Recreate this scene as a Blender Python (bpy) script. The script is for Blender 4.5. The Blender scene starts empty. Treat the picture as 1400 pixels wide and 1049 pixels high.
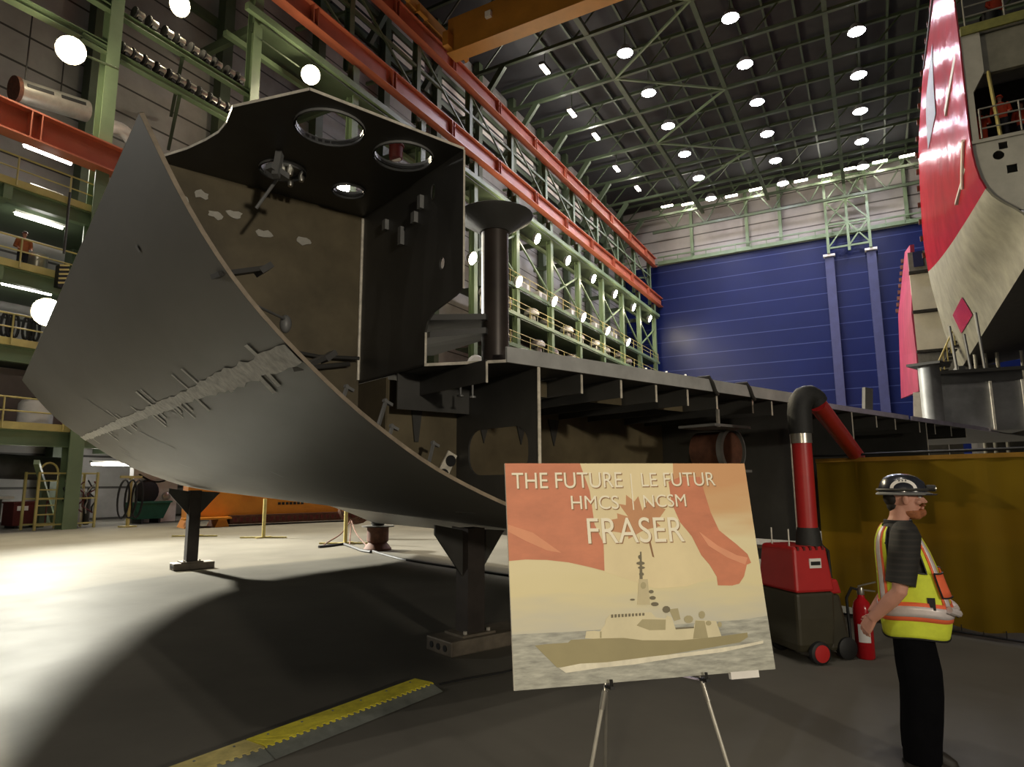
import bpy, bmesh, math, random
from mathutils import Vector, Matrix, Euler
random.seed(7)
PI = math.pi
scene = bpy.context.scene
COL = scene.collection

# ------------------------------------------------------------------ camera
CAM = Vector((0, 0, 1.72))
F_PX, YAW, PITCH, ROLL = 893.25, 0.503972, 0.1507046, -0.0060093
_f = Vector((-math.sin(YAW) * math.cos(PITCH), math.cos(YAW) * math.cos(PITCH), math.sin(PITCH)))
_r = Vector((math.cos(YAW), math.sin(YAW), 0))
_u = _r.cross(_f)
RT = _r * math.cos(ROLL) + _u * math.sin(ROLL)
UP = -_r * math.sin(ROLL) + _u * math.cos(ROLL)
cd = bpy.data.cameras.new('camera')
cam = bpy.data.objects.new('camera', cd)
COL.objects.link(cam)
cam.matrix_world = Matrix(((RT.x, UP.x, -_f.x, CAM.x), (RT.y, UP.y, -_f.y, CAM.y), (RT.z, UP.z, -_f.z, CAM.z), (0, 0, 0, 1)))
cd.sensor_fit = 'HORIZONTAL'
cd.sensor_width = 36
cd.lens = F_PX / 1400 * 36
cd.clip_end = 400
scene.camera = cam


def ray(x, y):
    return RT * ((x - 700) / F_PX) - UP * ((y - 524.5) / F_PX) + _f


def hz(x, y, z=0.0):                       # point of the horizontal plane at height z
    d = ray(x, y)
    return CAM + d * ((z - CAM.z) / d.z)


def plane(x, y, p, n):
    d = ray(x, y); p = Vector(p); n = Vector(n)
    return CAM + d * ((p - CAM).dot(n) / d.dot(n))


def onX(x, y, X):
    return plane(x, y, (X, 0, 0), (1, 0, 0))


def onY(x, y, Y):
    return plane(x, y, (0, Y, 0), (0, 1, 0))


# ------------------------------------------------------------------ materials
def lin(c):
    return tuple(((v / 255) / 12.92 if v / 255 <= .04045 else ((v / 255 + .055) / 1.055) ** 2.4) for v in c)


def mat(name, rgb, rough=.5, metal=0., var=.25, scale=3., bump=0., coat=0., stretch=None, detail=5, spec=None):
    m = bpy.data.materials.new(name); m.use_nodes = True
    nt = m.node_tree; b = nt.nodes['Principled BSDF']
    c = lin(rgb)
    b.inputs['Roughness'].default_value = rough
    b.inputs['Metallic'].default_value = metal
    if spec is not None: b.inputs['Specular IOR Level'].default_value = spec
    if coat: b.inputs['Coat Weight'].default_value = coat
    tc = nt.nodes.new('ShaderNodeTexCoord')
    mp = nt.nodes.new('ShaderNodeMapping')
    if stretch: mp.inputs['Scale'].default_value = stretch
    nz = nt.nodes.new('ShaderNodeTexNoise')
    nz.inputs['Scale'].default_value = scale; nz.inputs['Detail'].default_value = detail; nz.inputs['Roughness'].default_value = .62
    rp = nt.nodes.new('ShaderNodeValToRGB')
    rp.color_ramp.elements[0].position = .3; rp.color_ramp.elements[1].position = .7
    rp.color_ramp.elements[0].color = (*[v * (1 - var) for v in c], 1)
    rp.color_ramp.elements[1].color = (*[min(1, v * (1 + var)) for v in c], 1)
    nt.links.new(tc.outputs['Object'], mp.inputs['Vector'])
    nt.links.new(mp.outputs['Vector'], nz.inputs['Vector'])
    nt.links.new(nz.outputs['Fac'], rp.inputs['Fac'])
    nt.links.new(rp.outputs['Color'], b.inputs['Base Color'])
    if bump:
        bp = nt.nodes.new('ShaderNodeBump'); bp.inputs['Strength'].default_value = bump; bp.inputs['Distance'].default_value = .02
        nt.links.new(nz.outputs['Fac'], bp.inputs['Height'])
        nt.links.new(bp.outputs['Normal'], b.inputs['Normal'])
    return m


def emit(name, rgb, strength):
    m = bpy.data.materials.new(name); m.use_nodes = True
    nt = m.node_tree; nt.nodes.clear()
    e = nt.nodes.new('ShaderNodeEmission'); o = nt.nodes.new('ShaderNodeOutputMaterial')
    e.inputs['Color'].default_value = (*lin(rgb), 1); e.inputs['Strength'].default_value = strength
    nt.links.new(e.outputs[0], o.inputs[0])
    return m


def satin(m, fac, rough, tint=(1, 1, 1)):
    """diffuse body with a fixed share of gloss"""
    nt = m.node_tree; b = nt.nodes['Principled BSDF']
    df = nt.nodes.new('ShaderNodeBsdfDiffuse'); gl = nt.nodes.new('ShaderNodeBsdfGlossy'); ms = nt.nodes.new('ShaderNodeMixShader')
    ms.inputs[0].default_value = fac; gl.inputs['Roughness'].default_value = rough; gl.inputs['Color'].default_value = (*tint, 1)
    nt.links.new(b.inputs['Base Color'].links[0].from_socket, df.inputs['Color'])
    if b.inputs['Normal'].links: nt.links.new(b.inputs['Normal'].links[0].from_socket, gl.inputs['Normal'])
    nt.links.new(df.outputs[0], ms.inputs[1]); nt.links.new(gl.outputs[0], ms.inputs[2]); nt.links.new(ms.outputs[0], nt.nodes['Material Output'].inputs['Surface'])
    return m


def banded(name, rgb, rgb2, axis, period, frac, rough=.6, var=.2, nscale=.4):
    """plain sheet with a line every `period` metres along an axis"""
    m = mat(name, rgb, rough, 0, var, nscale)
    nt = m.node_tree; b = nt.nodes['Principled BSDF']
    rp = b.inputs['Base Color'].links[0].from_node
    tc = nt.nodes.new('ShaderNodeTexCoord'); sx = nt.nodes.new('ShaderNodeSeparateXYZ')
    nt.links.new(tc.outputs['Object'], sx.inputs[0])
    d = nt.nodes.new('ShaderNodeMath'); d.operation = 'DIVIDE'; d.inputs[1].default_value = period
    fr = nt.nodes.new('ShaderNodeMath'); fr.operation = 'FRACT'
    lt = nt.nodes.new('ShaderNodeMath'); lt.operation = 'LESS_THAN'; lt.inputs[1].default_value = frac
    nt.links.new(sx.outputs[axis], d.inputs[0]); nt.links.new(d.outputs[0], fr.inputs[0]); nt.links.new(fr.outputs[0], lt.inputs[0])
    mx = nt.nodes.new('ShaderNodeMix'); mx.data_type = 'RGBA'
    nt.links.new(lt.outputs[0], mx.inputs['Factor'])
    nt.links.new(rp.outputs['Color'], mx.inputs['A']); mx.inputs['B'].default_value = (*lin(rgb2), 1)
    nt.links.new(mx.outputs['Result'], b.inputs['Base Color'])
    return m


M = dict(
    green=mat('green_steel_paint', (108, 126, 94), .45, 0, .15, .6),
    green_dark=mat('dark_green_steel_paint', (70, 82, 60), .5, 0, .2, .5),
    orange=mat('orange_crane_paint', (178, 98, 70), .42, 0, .16, .5),
    crane=mat('amber_crane_paint', (178, 122, 48), .45, 0, .15, .5),
    yellow=mat('yellow_rail_paint', (188, 174, 108), .5, 0, .2, 1.),
    steel=mat('dark_primed_steel', (70, 69, 66), .45, .1, .22, 1.6, .06),
    steel_in=mat('brown_grey_steel', (104, 94, 72), .42, .15, .4, 1.3, .08),
    steel_edge=mat('bare_cut_steel_edge', (226, 218, 200), .45, .1, .3, 9.),
    rust=mat('rusty_steel', (92, 58, 42), .75, .1, .4, 6., .2),
    plate_grey=mat('grey_steel_plate', (134, 134, 132), .5, .2, .25, 2.),
    weld=mat('weld_and_reflection_grey', (206, 204, 198), .6, 0, .3, 14.),
    chalk=mat('chalk_white', (205, 205, 200), .8, 0, .1, 8.),
    pad=mat('pad_steel', (104, 96, 84), .6, .2, .3, 6.),
    black=mat('matt_black', (22, 22, 22), .6, 0, .2, 5.),
    hose=mat('black_ribbed_hose', (34, 34, 32), .65, 0, .2, 30., .2),
    chrome=mat('brushed_aluminium', (200, 196, 184), .35, .45, .08, 20.),
    silver=mat('silver_tube', (186, 182, 172), .3, .8, .08, 20.),
    white=mat('white_enamel', (230, 226, 220), .5, 0, .12, 2.),
    lilac=mat('pale_lilac_primer', (168, 160, 178), .6, 0, .2, 3.),
    shipgrey=mat('light_grey_ship_paint', (176, 174, 164), .55, 0, .15, 1.),
    shipgrey2=mat('weathered_grey_primer', (128, 126, 112), .55, 0, .3, .9),
    red_hull=mat('red_hull_paint', (186, 34, 50), .22, 0, .22, .7, .03, .3),
    red=mat('red_machine_plastic', (176, 36, 36), .42, 0, .12, 3.),
    red_gloss=mat('red_gloss_enamel', (178, 24, 32), .2, 0, .08, 3.),
    olive=mat('dark_olive_body', (58, 54, 40), .5, 0, .15, 3.),
    dkred=mat('dark_red_bin', (92, 28, 24), .6, 0, .2, 3.),
    dkgreen=mat('dark_green_bin', (22, 84, 62), .6, 0, .2, 3.),
    beam_orange=mat('orange_beam_paint', (214, 138, 40), .5, 0, .12, 1.),
    ramp_yellow=mat('yellow_ramp_rubber', (238, 222, 70), .6, 0, .2, 12., .2),
    ramp_pale=mat('worn_yellow_ramp_rubber', (214, 198, 124), .6, 0, .2, 12., .2),
    ramp_grey=mat('grey_ramp_rubber', (126, 130, 122), .7, 0, .2, 10., .1),
    skin=mat('skin', (196, 142, 122), .55, 0, .06, 14.),
    beard=mat('ginger_beard', (150, 92, 58), .8, 0, .3, 60., .3),
    hair=mat('dark_hair', (30, 24, 20), .7, 0, .3, 40.),
    lime=mat('lime_vest_fabric', (214, 226, 62), .75, 0, .1, 12., .1),
    vest_orange=mat('orange_vest_tape', (238, 108, 66), .7, 0, .08, 10.),
    tape=mat('silver_reflective_tape', (214, 204, 202), .4, .2, .08, 20.),
    helmet=mat('black_hard_hat_shell', (40, 42, 50), .25, 0, .1, 6., 0, .4),
    shirt=banded('dark_striped_shirt', (27, 26, 24), (38, 35, 31), 2, .035, .35, .8, .1, 10),
    trouser=mat('dark_navy_trousers', (9, 9, 12), .95, 0, .2, 14., .1, 0, None, 5, .1),
    boot=mat('dark_brown_boot', (44, 38, 30), .6, 0, .2, 14.),
    coverall=mat('orange_coverall', (206, 74, 40), .8, 0, .12, 5.),
    jean=mat('dark_trouser_cloth', (38, 38, 46), .8, 0, .12, 5.),
    duct=mat('galvanised_duct', (150, 148, 140), .45, .4, .2, 2.),
    blue_guide=mat('dark_blue_door_guide', (44, 48, 88), .5, 0, .15, 1.),
    gdark=mat('dark_machine', (58, 56, 52), .6, .2, .3, 3.),
    board_edge=mat('white_foam_board', (226, 220, 204), .7, 0, .03, 4.),
    warm_lens=emit('warm_lamp_lens', (255, 240, 200), 160),
    cool_lens=emit('cool_lamp_lens', (240, 236, 255), 120),
    tube_lens=emit('fluorescent_tube_glow', (255, 248, 236), 26),
    strip_lens=emit('edge_lamp_glow', (255, 244, 224), 30),
)


# ------------------------------------------------------------------ mesh building
class MB:
    def __init__(s): s.v = []; s.f = []; s.smooth = False

    def add(s, vs, fs):
        o = len(s.v); s.v += [Vector(p) for p in vs]; s.f += [tuple(i + o for i in f) for f in fs]; return s

    def hexa(s, p):
        return s.add(p, [(0, 3, 2, 1), (4, 5, 6, 7), (0, 1, 5, 4), (1, 2, 6, 5), (2, 3, 7, 6), (3, 0, 4, 7)])

    def box(s, c, size, ax=None):
        c = Vector(c); X, Y, Z = ax or (Vector((1, 0, 0)), Vector((0, 1, 0)), Vector((0, 0, 1)))
        a, b, d = size[0] / 2, size[1] / 2, size[2] / 2
        return s.hexa([c + X * i * a + Y * j * b + Z * k * d for k in (-1, 1) for i, j in ((-1, -1), (1, -1), (1, 1), (-1, 1))])

    def bar(s, p, q, w, h, up=(0, 0, 1)):
        p = Vector(p); q = Vector(q); d = (q - p); L = d.length; d.normalize(); up = Vector(up)
        if abs(d.dot(up)) > .98: up = Vector((0, 1, 0)) if abs(d.y) < .9 else Vector((1, 0, 0))
        sd = d.cross(up).normalized(); up = sd.cross(d)
        return s.box((p + q) / 2, (L, w, h), (d, sd, up))

    def ibeam(s, p, q, w, h, t=.05, up=(0, 0, 1)):
        p = Vector(p); q = Vector(q); d = (q - p).normalized(); up = Vector(up)
        if abs(d.dot(up)) > .98: up = Vector((0, 1, 0))
        sd = d.cross(up).normalized(); u = sd.cross(d)
        s.bar(p + u * (h - t) / 2, q + u * (h - t) / 2, w, t, u); s.bar(p - u * (h - t) / 2, q - u * (h - t) / 2, w, t, u)
        return s.bar(p, q, t, h - 2 * t, u)

    def tube(s, p, q, r, n=10, r2=None):
        p = Vector(p); q = Vector(q); return s.path([p, q], [r, r if r2 is None else r2], n)

    def path(s, pts, r, n=10, caps=True):
        pts = [Vector(p) for p in pts]
        rs = r if isinstance(r, (list, tuple)) else [r] * len(pts)
        o = len(s.v); ref = None
        for i, p in enumerate(pts):
            d = (pts[min(i + 1, len(pts) - 1)] - pts[max(i - 1, 0)])
            d = d.normalized() if d.length > 1e-9 else Vector((0, 0, 1))
            if ref is None:
                ref = Vector((0, 0, 1)) if abs(d.z) < .9 else Vector((1, 0, 0))
            sd = d.cross(ref)
            if sd.length < 1e-6: ref = Vector((.3, .9, .2)); sd = d.cross(ref)
            sd.normalize(); up = sd.cross(d); ref = up
            for k in range(n):
                a = 2 * PI * k / n
                s.v.append(p + sd * math.cos(a) * rs[i] + up * math.sin(a) * rs[i])
        for i in range(len(pts) - 1):
            for k in range(n):
                a, b = o + i * n + k, o + i * n + (k + 1) % n
                s.f.append((a, b, b + n, a + n))
        if caps:
            s.f.append(tuple(o + k for k in range(n))[::-1]); e = o + (len(pts) - 1) * n
            s.f.append(tuple(e + k for k in range(n)))
        s.smooth = True
        return s

    def lathe(s, prof, c=(0, 0, 0), n=20, ax=None, caps=True):
        c = Vector(c); X, Y, Z = ax or (Vector((1, 0, 0)), Vector((0, 1, 0)), Vector((0, 0, 1))); o = len(s.v)
        for r, z in prof:
            for k in range(n):
                a = 2 * PI * k / n
                s.v.append(c + X * (r * math.cos(a)) + Y * (r * math.sin(a)) + Z * z)
        for i in range(len(prof) - 1):
            for k in range(n):
                a, b = o + i * n + k, o + i * n + (k + 1) % n
                s.f.append((a, b, b + n, a + n))
        if caps:
            s.f.append(tuple(o + k for k in range(n))[::-1]); e = o + (len(prof) - 1) * n
            s.f.append(tuple(e + k for k in range(n)))
        s.smooth = True
        return s

    def loft(s, rings, closed=True, caps=True):
        o = len(s.v); n = len(rings[0])
        for r in rings: s.v += [Vector(p) for p in r]
        for i in range(len(rings) - 1):
            for k in range(n if closed else n - 1):
                a, b = o + i * n + k, o + i * n + (k + 1) % n
                s.f.append((a, b, b + n, a + n))
        if caps and closed:
            s.f.append(tuple(o + k for k in range(n))[::-1]); e = o + (len(rings) - 1) * n
            s.f.append(tuple(e + k for k in range(n)))
        return s

    def ell(s, c, r, n=14, m=9, rot=None):
        c = Vector(c); R3 = rot or Matrix.Identity(3); o = len(s.v)
        rings = []
        for i in range(1, m):
            a = -PI / 2 + PI * i / m
            rings.append([c + R3 @ Vector((r[0] * math.cos(a) * math.cos(2 * PI * k / n), r[1] * math.cos(a) * math.sin(2 * PI * k / n), r[2] * math.sin(a))) for k in range(n)])
        s.loft(rings, True, False)
        b = len(s.v); s.v.append(c - R3 @ Vector((0, 0, r[2]))); s.v.append(c + R3 @ Vector((0, 0, r[2])))
        e = o + (m - 2) * n
        for k in range(n):
            s.f.append((b, o + (k + 1) % n, o + k)); s.f.append((b + 1, e + k, e + (k + 1) % n))
        s.smooth = True
        return s

    def prism(s, poly, vec):
        vec = Vector(vec); n = len(poly); poly = [Vector(p) for p in poly]
        o = len(s.v); s.v += poly + [p + vec for p in poly]
        s.f.append(tuple(o + k for k in range(n))[::-1]); s.f.append(tuple(o + n + k for k in range(n)))
        for k in range(n):
            j = (k + 1) % n; s.f.append((o + k, o + j, o + n + j, o + n + k))
        return s

    def holed(s, outer, holes, vec):
        """plate with openings: outline + hole loops (3D, coplanar), thickness vector"""
        bm = bmesh.new(); vec = Vector(vec); loops = []
        for lp in [outer] + holes:
            vs = [bm.verts.new(Vector(p)) for p in lp]; loops.append(vs)
            for i in range(len(vs)): bm.edges.new((vs[i], vs[(i + 1) % len(vs)]))
        bmesh.ops.triangle_fill(bm, use_beauty=True, use_dissolve=False, edges=bm.edges[:], normal=vec.normalized())
        bm.verts.index_update(); n = len(bm.verts)
        vs = [v.co.copy() for v in bm.verts]; fs = [tuple(v.index for v in f.verts) for f in bm.faces]
        o = len(s.v); s.v += vs + [p + vec for p in vs]
        s.f += [tuple(o + i for i in f[::-1]) for f in fs] + [tuple(o + n + i for i in f) for f in fs]
        for lp in loops:
            ii = [v.index for v in lp]
            for i in range(len(ii)):
                a, b = ii[i], ii[(i + 1) % len(ii)]
                s.f.append((o + a, o + b, o + n + b, o + n + a))
        bm.free()
        return s


XF = {}


def world_of(o):
    return XF.get(o.name, Matrix.Identity(4))


def build(name, mb, m, parent=None, local=False, loc=None, bevel=0, label=None):
    """ONE mesh object; vertices are given in world space unless local"""
    me = bpy.data.meshes.new(name)
    vs = mb.v
    o = bpy.data.objects.new(name, me); COL.objects.link(o)
    if parent is not None:
        o.parent = parent
        if not local:
            inv = world_of(parent).inverted(); vs = [inv @ p for p in vs]
        XF[o.name] = world_of(parent)
    elif loc is not None:
        loc = Vector(loc); vs = [p - loc for p in vs]; o.location = loc
        XF[o.name] = Matrix.Translation(loc)
    me.from_pydata([tuple(p) for p in vs], [], mb.f); me.update()
    bm = bmesh.new(); bm.from_mesh(me); bmesh.ops.recalc_face_normals(bm, faces=bm.faces[:]); bm.to_mesh(me); bm.free()
    me.materials.append(m)
    if mb.smooth:
        for p in me.polygons: p.use_smooth = True
        me.set_sharp_from_angle(angle=math.radians(38))
    if bevel:
        b = o.modifiers.new('bevel', 'BEVEL'); b.width = bevel; b.segments = 2; b.limit_method = 'ANGLE'
    if label: o['label'] = label
    return o


def tag(o, label, cat, group=None):
    o['label'] = label; o['category'] = cat
    if group: o['group'] = group
    return o


def thing(name, label, cat, loc=(0, 0, 0), rotz=0., group=None):
    o = bpy.data.objects.new(name, None); COL.objects.link(o)
    o.empty_display_size = .2
    o.location = loc; o.rotation_euler = (0, 0, rotz)
    XF[o.name] = Matrix.Translation(Vector(loc)) @ Matrix.Rotation(rotz, 4, 'Z')
    return tag(o, label, cat, group)


def struct(name, mb, m, loc=None, bevel=0):
    if loc is None and mb.v:
        loc = (sum((p.x for p in mb.v)) / len(mb.v), sum((p.y for p in mb.v)) / len(mb.v), min(p.z for p in mb.v))
    o = build(name, mb, m, None, False, loc, bevel); o['kind'] = 'structure'; return o


def dup(root, loc, rotz=None, label=None):
    r = root.copy(); COL.objects.link(r); r.location = loc
    if rotz is not None: r.rotation_euler = (0, 0, rotz)
    if label: r['label'] = label
    for ch in list(root.children):
        c = ch.copy(); COL.objects.link(c); c.parent = r
        for g in ch.children:
            d = g.copy(); COL.objects.link(d); d.parent = c
    return r


def plight(name, loc, power, color, radius=.25, parent=None, spot=None, aim=None, blend=.4):
    l = bpy.data.lights.new(name, 'SPOT' if spot else 'POINT'); l.energy = power; l.color = color; l.shadow_soft_size = radius
    o = bpy.data.objects.new(name, l); COL.objects.link(o); loc = Vector(loc)
    if spot:
        l.spot_size = math.radians(spot); l.spot_blend = blend
        d = (Vector(aim) - loc).normalized()
        o.rotation_euler = d.to_track_quat('-Z', 'Y').to_euler()
    o.location = loc
    if parent is not None:
        o.parent = parent; o.location = world_of(parent).inverted() @ loc
        if spot and world_of(parent).to_euler().z: pass
    return o


ORD = ['first', 'second', 'third', 'fourth', 'fifth', 'sixth', 'seventh', 'eighth', 'ninth', 'tenth', 'eleventh', 'twelfth', 'thirteenth', 'fourteenth']
# ================================================================== THE HALL
XC = -28.3                                  # column row along the left side of the hall
COLS = [14.55 + 7.46 * i for i in range(12)]
COLS = [14.6, 22.0, 29.8, 37.2, 44.7, 52.2, 59.7, 67.1, 74.6, 82.0, 89.3, 96.9]

# floor: polished grey concrete, stained
fm = mat('polished_concrete', (104, 101, 93), .4, 0, .24, .3, 0, 0, None, 9, .3)
_nt = fm.node_tree; _b = _nt.nodes['Principled BSDF']
_n2 = _nt.nodes.new('ShaderNodeTexNoise'); _n2.inputs['Scale'].default_value = .9; _n2.inputs['Detail'].default_value = 6
_tc = _nt.nodes.new('ShaderNodeTexCoord'); _nt.links.new(_tc.outputs['Object'], _n2.inputs['Vector'])
_mr = _nt.nodes.new('ShaderNodeMapRange'); _mr.inputs['To Min'].default_value = .42; _mr.inputs['To Max'].default_value = .62
_nt.links.new(_n2.outputs['Fac'], _mr.inputs['Value']); _nt.links.new(_mr.outputs[0], _b.inputs['Roughness'])
_df = _nt.nodes.new('ShaderNodeBsdfDiffuse'); _gl = _nt.nodes.new('ShaderNodeBsdfGlossy'); _ms = _nt.nodes.new('ShaderNodeMixShader'); _out = _nt.nodes['Material Output']
_ms.inputs[0].default_value = .03; _gl.inputs['Color'].default_value = (.9, .9, .86, 1)
_nt.links.new(_mr.outputs[0], _gl.inputs['Roughness']); _nt.links.new(_b.inputs['Base Color'].links[0].from_socket, _df.inputs['Color'])
_nt.links.new(_df.outputs[0], _ms.inputs[1]); _nt.links.new(_gl.outputs[0], _ms.inputs[2]); _nt.links.new(_ms.outputs[0], _out.inputs['Surface'])
struct('floor', MB().box((-6, 45, -.1), (62, 116, .2)), fm)

wallm = banded('left_wall_panels', (142, 140, 136), (52, 50, 46), 2, 1.55, .07, .6, .35, .25)
struct('wall_left', MB().box((-34.6, 48, 23), (.3, 106, 46)), wallm, loc=(-34.6, 48, 0))
struct('wall_right', MB().box((22, 60, 23), (.3, 80, 46)), mat('right_wall_panels', (44, 44, 46), .7, 0, .3, .3))
farm = banded('far_wall_panels', (150, 144, 138), (74, 68, 62), 2, 1.9, .1, .6, .12, .4)
struct('wall_far', MB().box((-3, 100.6, 41), (64, .3, 10.2)), farm, loc=(-3, 100.6, 36.4))
struct('ceiling', MB().box((-6, 48, 46.2), (60, 108, .3)), mat('dark_roof_deck', (48, 48, 50), .8, 0, .25, .3))

# big blue hangar door at the far end
dm = banded('blue_door_skin', (4, 18, 66), (50, 60, 102), 2, 2.3, .045, .5, .14, .12)
satin(dm, .02, .4)
struct('door_1', MB().box((-3, 100.2, 18), (62, .4, 36)), dm, loc=(-3, 100.2, .35))
for X in (-3.45, 1.75):
    struct('door_guide', MB().box((X, 99.5, 16.5), (1.15, .6, 33)), M['blue_guide'])
    struct('beam', MB().box((X, 99.3, 33.15), (1.5, .9, .3)), M['white'])
# green header over the door
g = MB(); g.bar((-28, 99.6, 36.3), (30, 99.6, 36.3), .5, .55); g.bar((-28, 99.3, 37.2), (30, 99.3, 37.2), .2, .2)
for i in range(26): g.bar((-27 + 2.2 * i, 99.3, 36.3), (-27 + 2.2 * i, 99.3, 37.2), .12, .12)
struct('beam', g, M['green'])
for X in (-22.6, -14.3, -9.6, 6.4):         # wall posts above the door
    struct('column', MB().bar((X, 100, 36.6), (X, 100, 45.5), .45, .45), M['green'])
# braced lattice tower that hangs in front of the door
for X in (-3.45, -.85, 1.75):
    struct('column', MB().bar((X, 98.6, 33.3), (X, 98.6, 46), .34, .34), M['green'])
for k, z in enumerate((34, 37.4, 40.8, 44.2)):
    struct('beam', MB().bar((-3.45, 98.6, z), (1.75, 98.6, z), .24, .24), M['green'])
    if k < 3:
        for a, b in (((-3.45, z), (-.85, z + 3.4)), ((-.85, z + 3.4), (1.75, z)), ((-3.45, z + 3.4), (-.85, z)) if k == 1 else ((-.85, z), (1.75, z + 3.4))):
            struct('brace', MB().bar((a[0], 98.5, a[1]), (b[0], 98.5, b[1]), .18, .18), M['green'])
# horizontal girder with lattice along the top of the far wall, and the strip lamps on it
for z in (40.6, 44.4):
    struct('beam', MB().bar((-28, 97.2, z), (20, 97.2, z), .3, .35), M['green_dark'])
for i in range(20):
    X = -27 + 2.4 * i
    struct('brace', MB().bar((X, 97.2, 40.6 if i % 2 else 44.4), (X + 2.4, 97.2, 44.4 if i % 2 else 40.6), .16, .16), M['green_dark'])

# ---- columns of the left row with the horizontals and bracing between them
for i, Y in enumerate(COLS):
    struct('column', MB().ibeam((XC, Y, 0), (XC, Y, 29), .55, .55, .06, (1, 0, 0)), M['green'])
    struct('column', MB().ibeam((XC - .5, Y, 29), (XC - .5, Y, 36), .45, .5, .06, (1, 0, 0)), M['green'])
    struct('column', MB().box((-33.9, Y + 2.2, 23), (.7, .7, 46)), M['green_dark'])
    struct('beam', MB().bar((XC, Y, 26.8), (-33.9, Y, 26.8), .3, .5), M['green_dark'])
    struct('beam', MB().bar((XC - .4, Y, 33.4), (-33.9, Y, 33.9), .22, .22), M['green'])
    if i + 1 < len(COLS):
        Y2 = COLS[i + 1]
        struct('beam', MB().bar((XC - .4, Y, 33.6), (XC - .4, Y2, 33.6), .2, .22), M['green'])
        struct('brace', MB().bar((XC - .3, Y, 35.4), (XC - .3, Y2, 31), .14, .14), M['green'])
        if Y > 40:
            struct('brace', MB().bar((XC, Y, 25), (XC, Y2, 21), .16, .16), M['green'])
            if i % 2 == 0: struct('brace', MB().bar((XC, Y, 21), (XC, Y2, 25), .16, .16), M['green'])
# long walkway girder below the crane rail
struct('beam', MB().bar((XC + .5, 21, 27.3), (XC + .5, 98, 27.3), .3, .4), M['green'])
struct('beam', MB().bar((XC - 1.2, 21, 26.3), (XC - 1.2, 98, 26.3), .3, .3), M['green'])
struct('slab', MB().box((XC - .6, 60, 26.9), (2.2, 76, .08)), M['green_dark'])
# second column skin behind: dark uprights and sheet strips high on the wall
for k, z in enumerate((30.5, 38.2, 41.2)):
    struct('beam', MB().bar((-34.2, 12, z), (-34.2, 99, z), .3, .5), M['green_dark'])
# orange crane rails (plate girders with stiffeners)
def rail(name, y0, y1, z0, z1, X, step):
    g = MB(); g.ibeam((X, y0, (z0 + z1) / 2), (X, y1, (z0 + z1) / 2), .7, z1 - z0, .07)
    y = y0 + .3
    while y < y1:
        g.box((X + .18, y - .18, (z0 + z1) / 2), (.34, .05, z1 - z0 - .14)); g.box((X + .18, y + .18, (z0 + z1) / 2), (.34, .05, z1 - z0 - .14)); y += step
    return struct(name, g, M['orange'])
rail('beam', 18, 100.3, 29.2, 30.6, XC + .35, 7.45)
rail('beam', 26, 98.5, 35.4, 36.8, XC + .05, 7.45)
rail('beam', 6.5, 17.2, 15.0, 16.2, XC + .35, 5.0)
# upper wall: corrugated light strips between dark columns
for i, Y in enumerate(COLS[2:-1]):
    struct('window_%d' % (i + 1), MB().box((-34.3, Y + 5.9, 39.6), (.12, 4.6, 3.4)), banded('clerestory_louvres_%d' % i, (222, 214, 202), (26, 26, 24), 2, .75, .35, .6, .1, 1))

# ---- galleries (floors one above the other behind the column row)
GY0, GY1 = 7.5, 24.0
for k, z in enumerate((13.3, 10.1, 7.1, 3.95)):
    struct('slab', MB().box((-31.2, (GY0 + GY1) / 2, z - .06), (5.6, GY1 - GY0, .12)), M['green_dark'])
    struct('beam', MB().ibeam((XC - .2, GY0, z - .42), (XC - .2, GY1, z - .42), .3, .6, .05), M['green'])
    struct('beam', MB().bar((XC + .02, GY0, z + .02), (XC + .02, GY1, z + .02), .06, .28), M['yellow'])
    struct('beam', MB().bar((-33.8, 18.5, z - .4), (XC, 18.5, z - .4), .3, .6), M['green'])
    struct('beam', MB().bar((-33.8, 11.4, z - .4), (XC, 11.4, z - .4), .3, .6), M['green'])
struct('wall_gallery', MB().box((-33.6, 15.5, 5.6), (.15, 16, 2.6)), mat('gallery_back_wall', (186, 170, 164), .7, 0, .15, .6))
# wall ledges that carry the drums
for (z, y0) in ((22.95, 13.4), (20.9, 13.4)):
    struct('beam', MB().ibeam((XC - .1, y0, z - .15), (XC - .1, 22.2, z - .15), .35, .3, .04), M['green'])
    struct('brace', MB().bar((XC - .1, 18, z - .3), (-33.8, 21, z - .3), .16, .16), M['green_dark'])
struct('beam', MB().ibeam((XC - .2, 5, 20.6), (XC - .2, 14.6, 20.95), .4, .35, .04), M['green'])
# galleries further along the row, seen over the deck
for z in (20.3, 17.6, 14.6):
    struct('slab', MB().box((-31, 74, z - .5), (5.2, 48, .12)), M['green_dark'])
    struct('beam', MB().bar((XC + .3, 46, z - .45), (XC + .3, 98, z - .45), .14, .34), M['green'])


def railing(name, label, y0, y1, z, X, m, posts):
    t = thing(name, label, 'railing', (X, y0, z))
    build('top_rail', MB().tube((X, y0, z + 1.07), (X, y1, z + 1.07), .035, 8), m, t)
    build('mid_rail', MB().tube((X, y0, z + .56), (X, y1, z + .56), .03, 8), m, t)
    n = int((y1 - y0) / posts)
    for i in range(n + 1):
        Y = y0 + (y1 - y0) * i / n
        build('post', MB().tube((X, Y, z - .1), (X, Y, z + 1.07), .035, 8), m, t)
    return t


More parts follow.
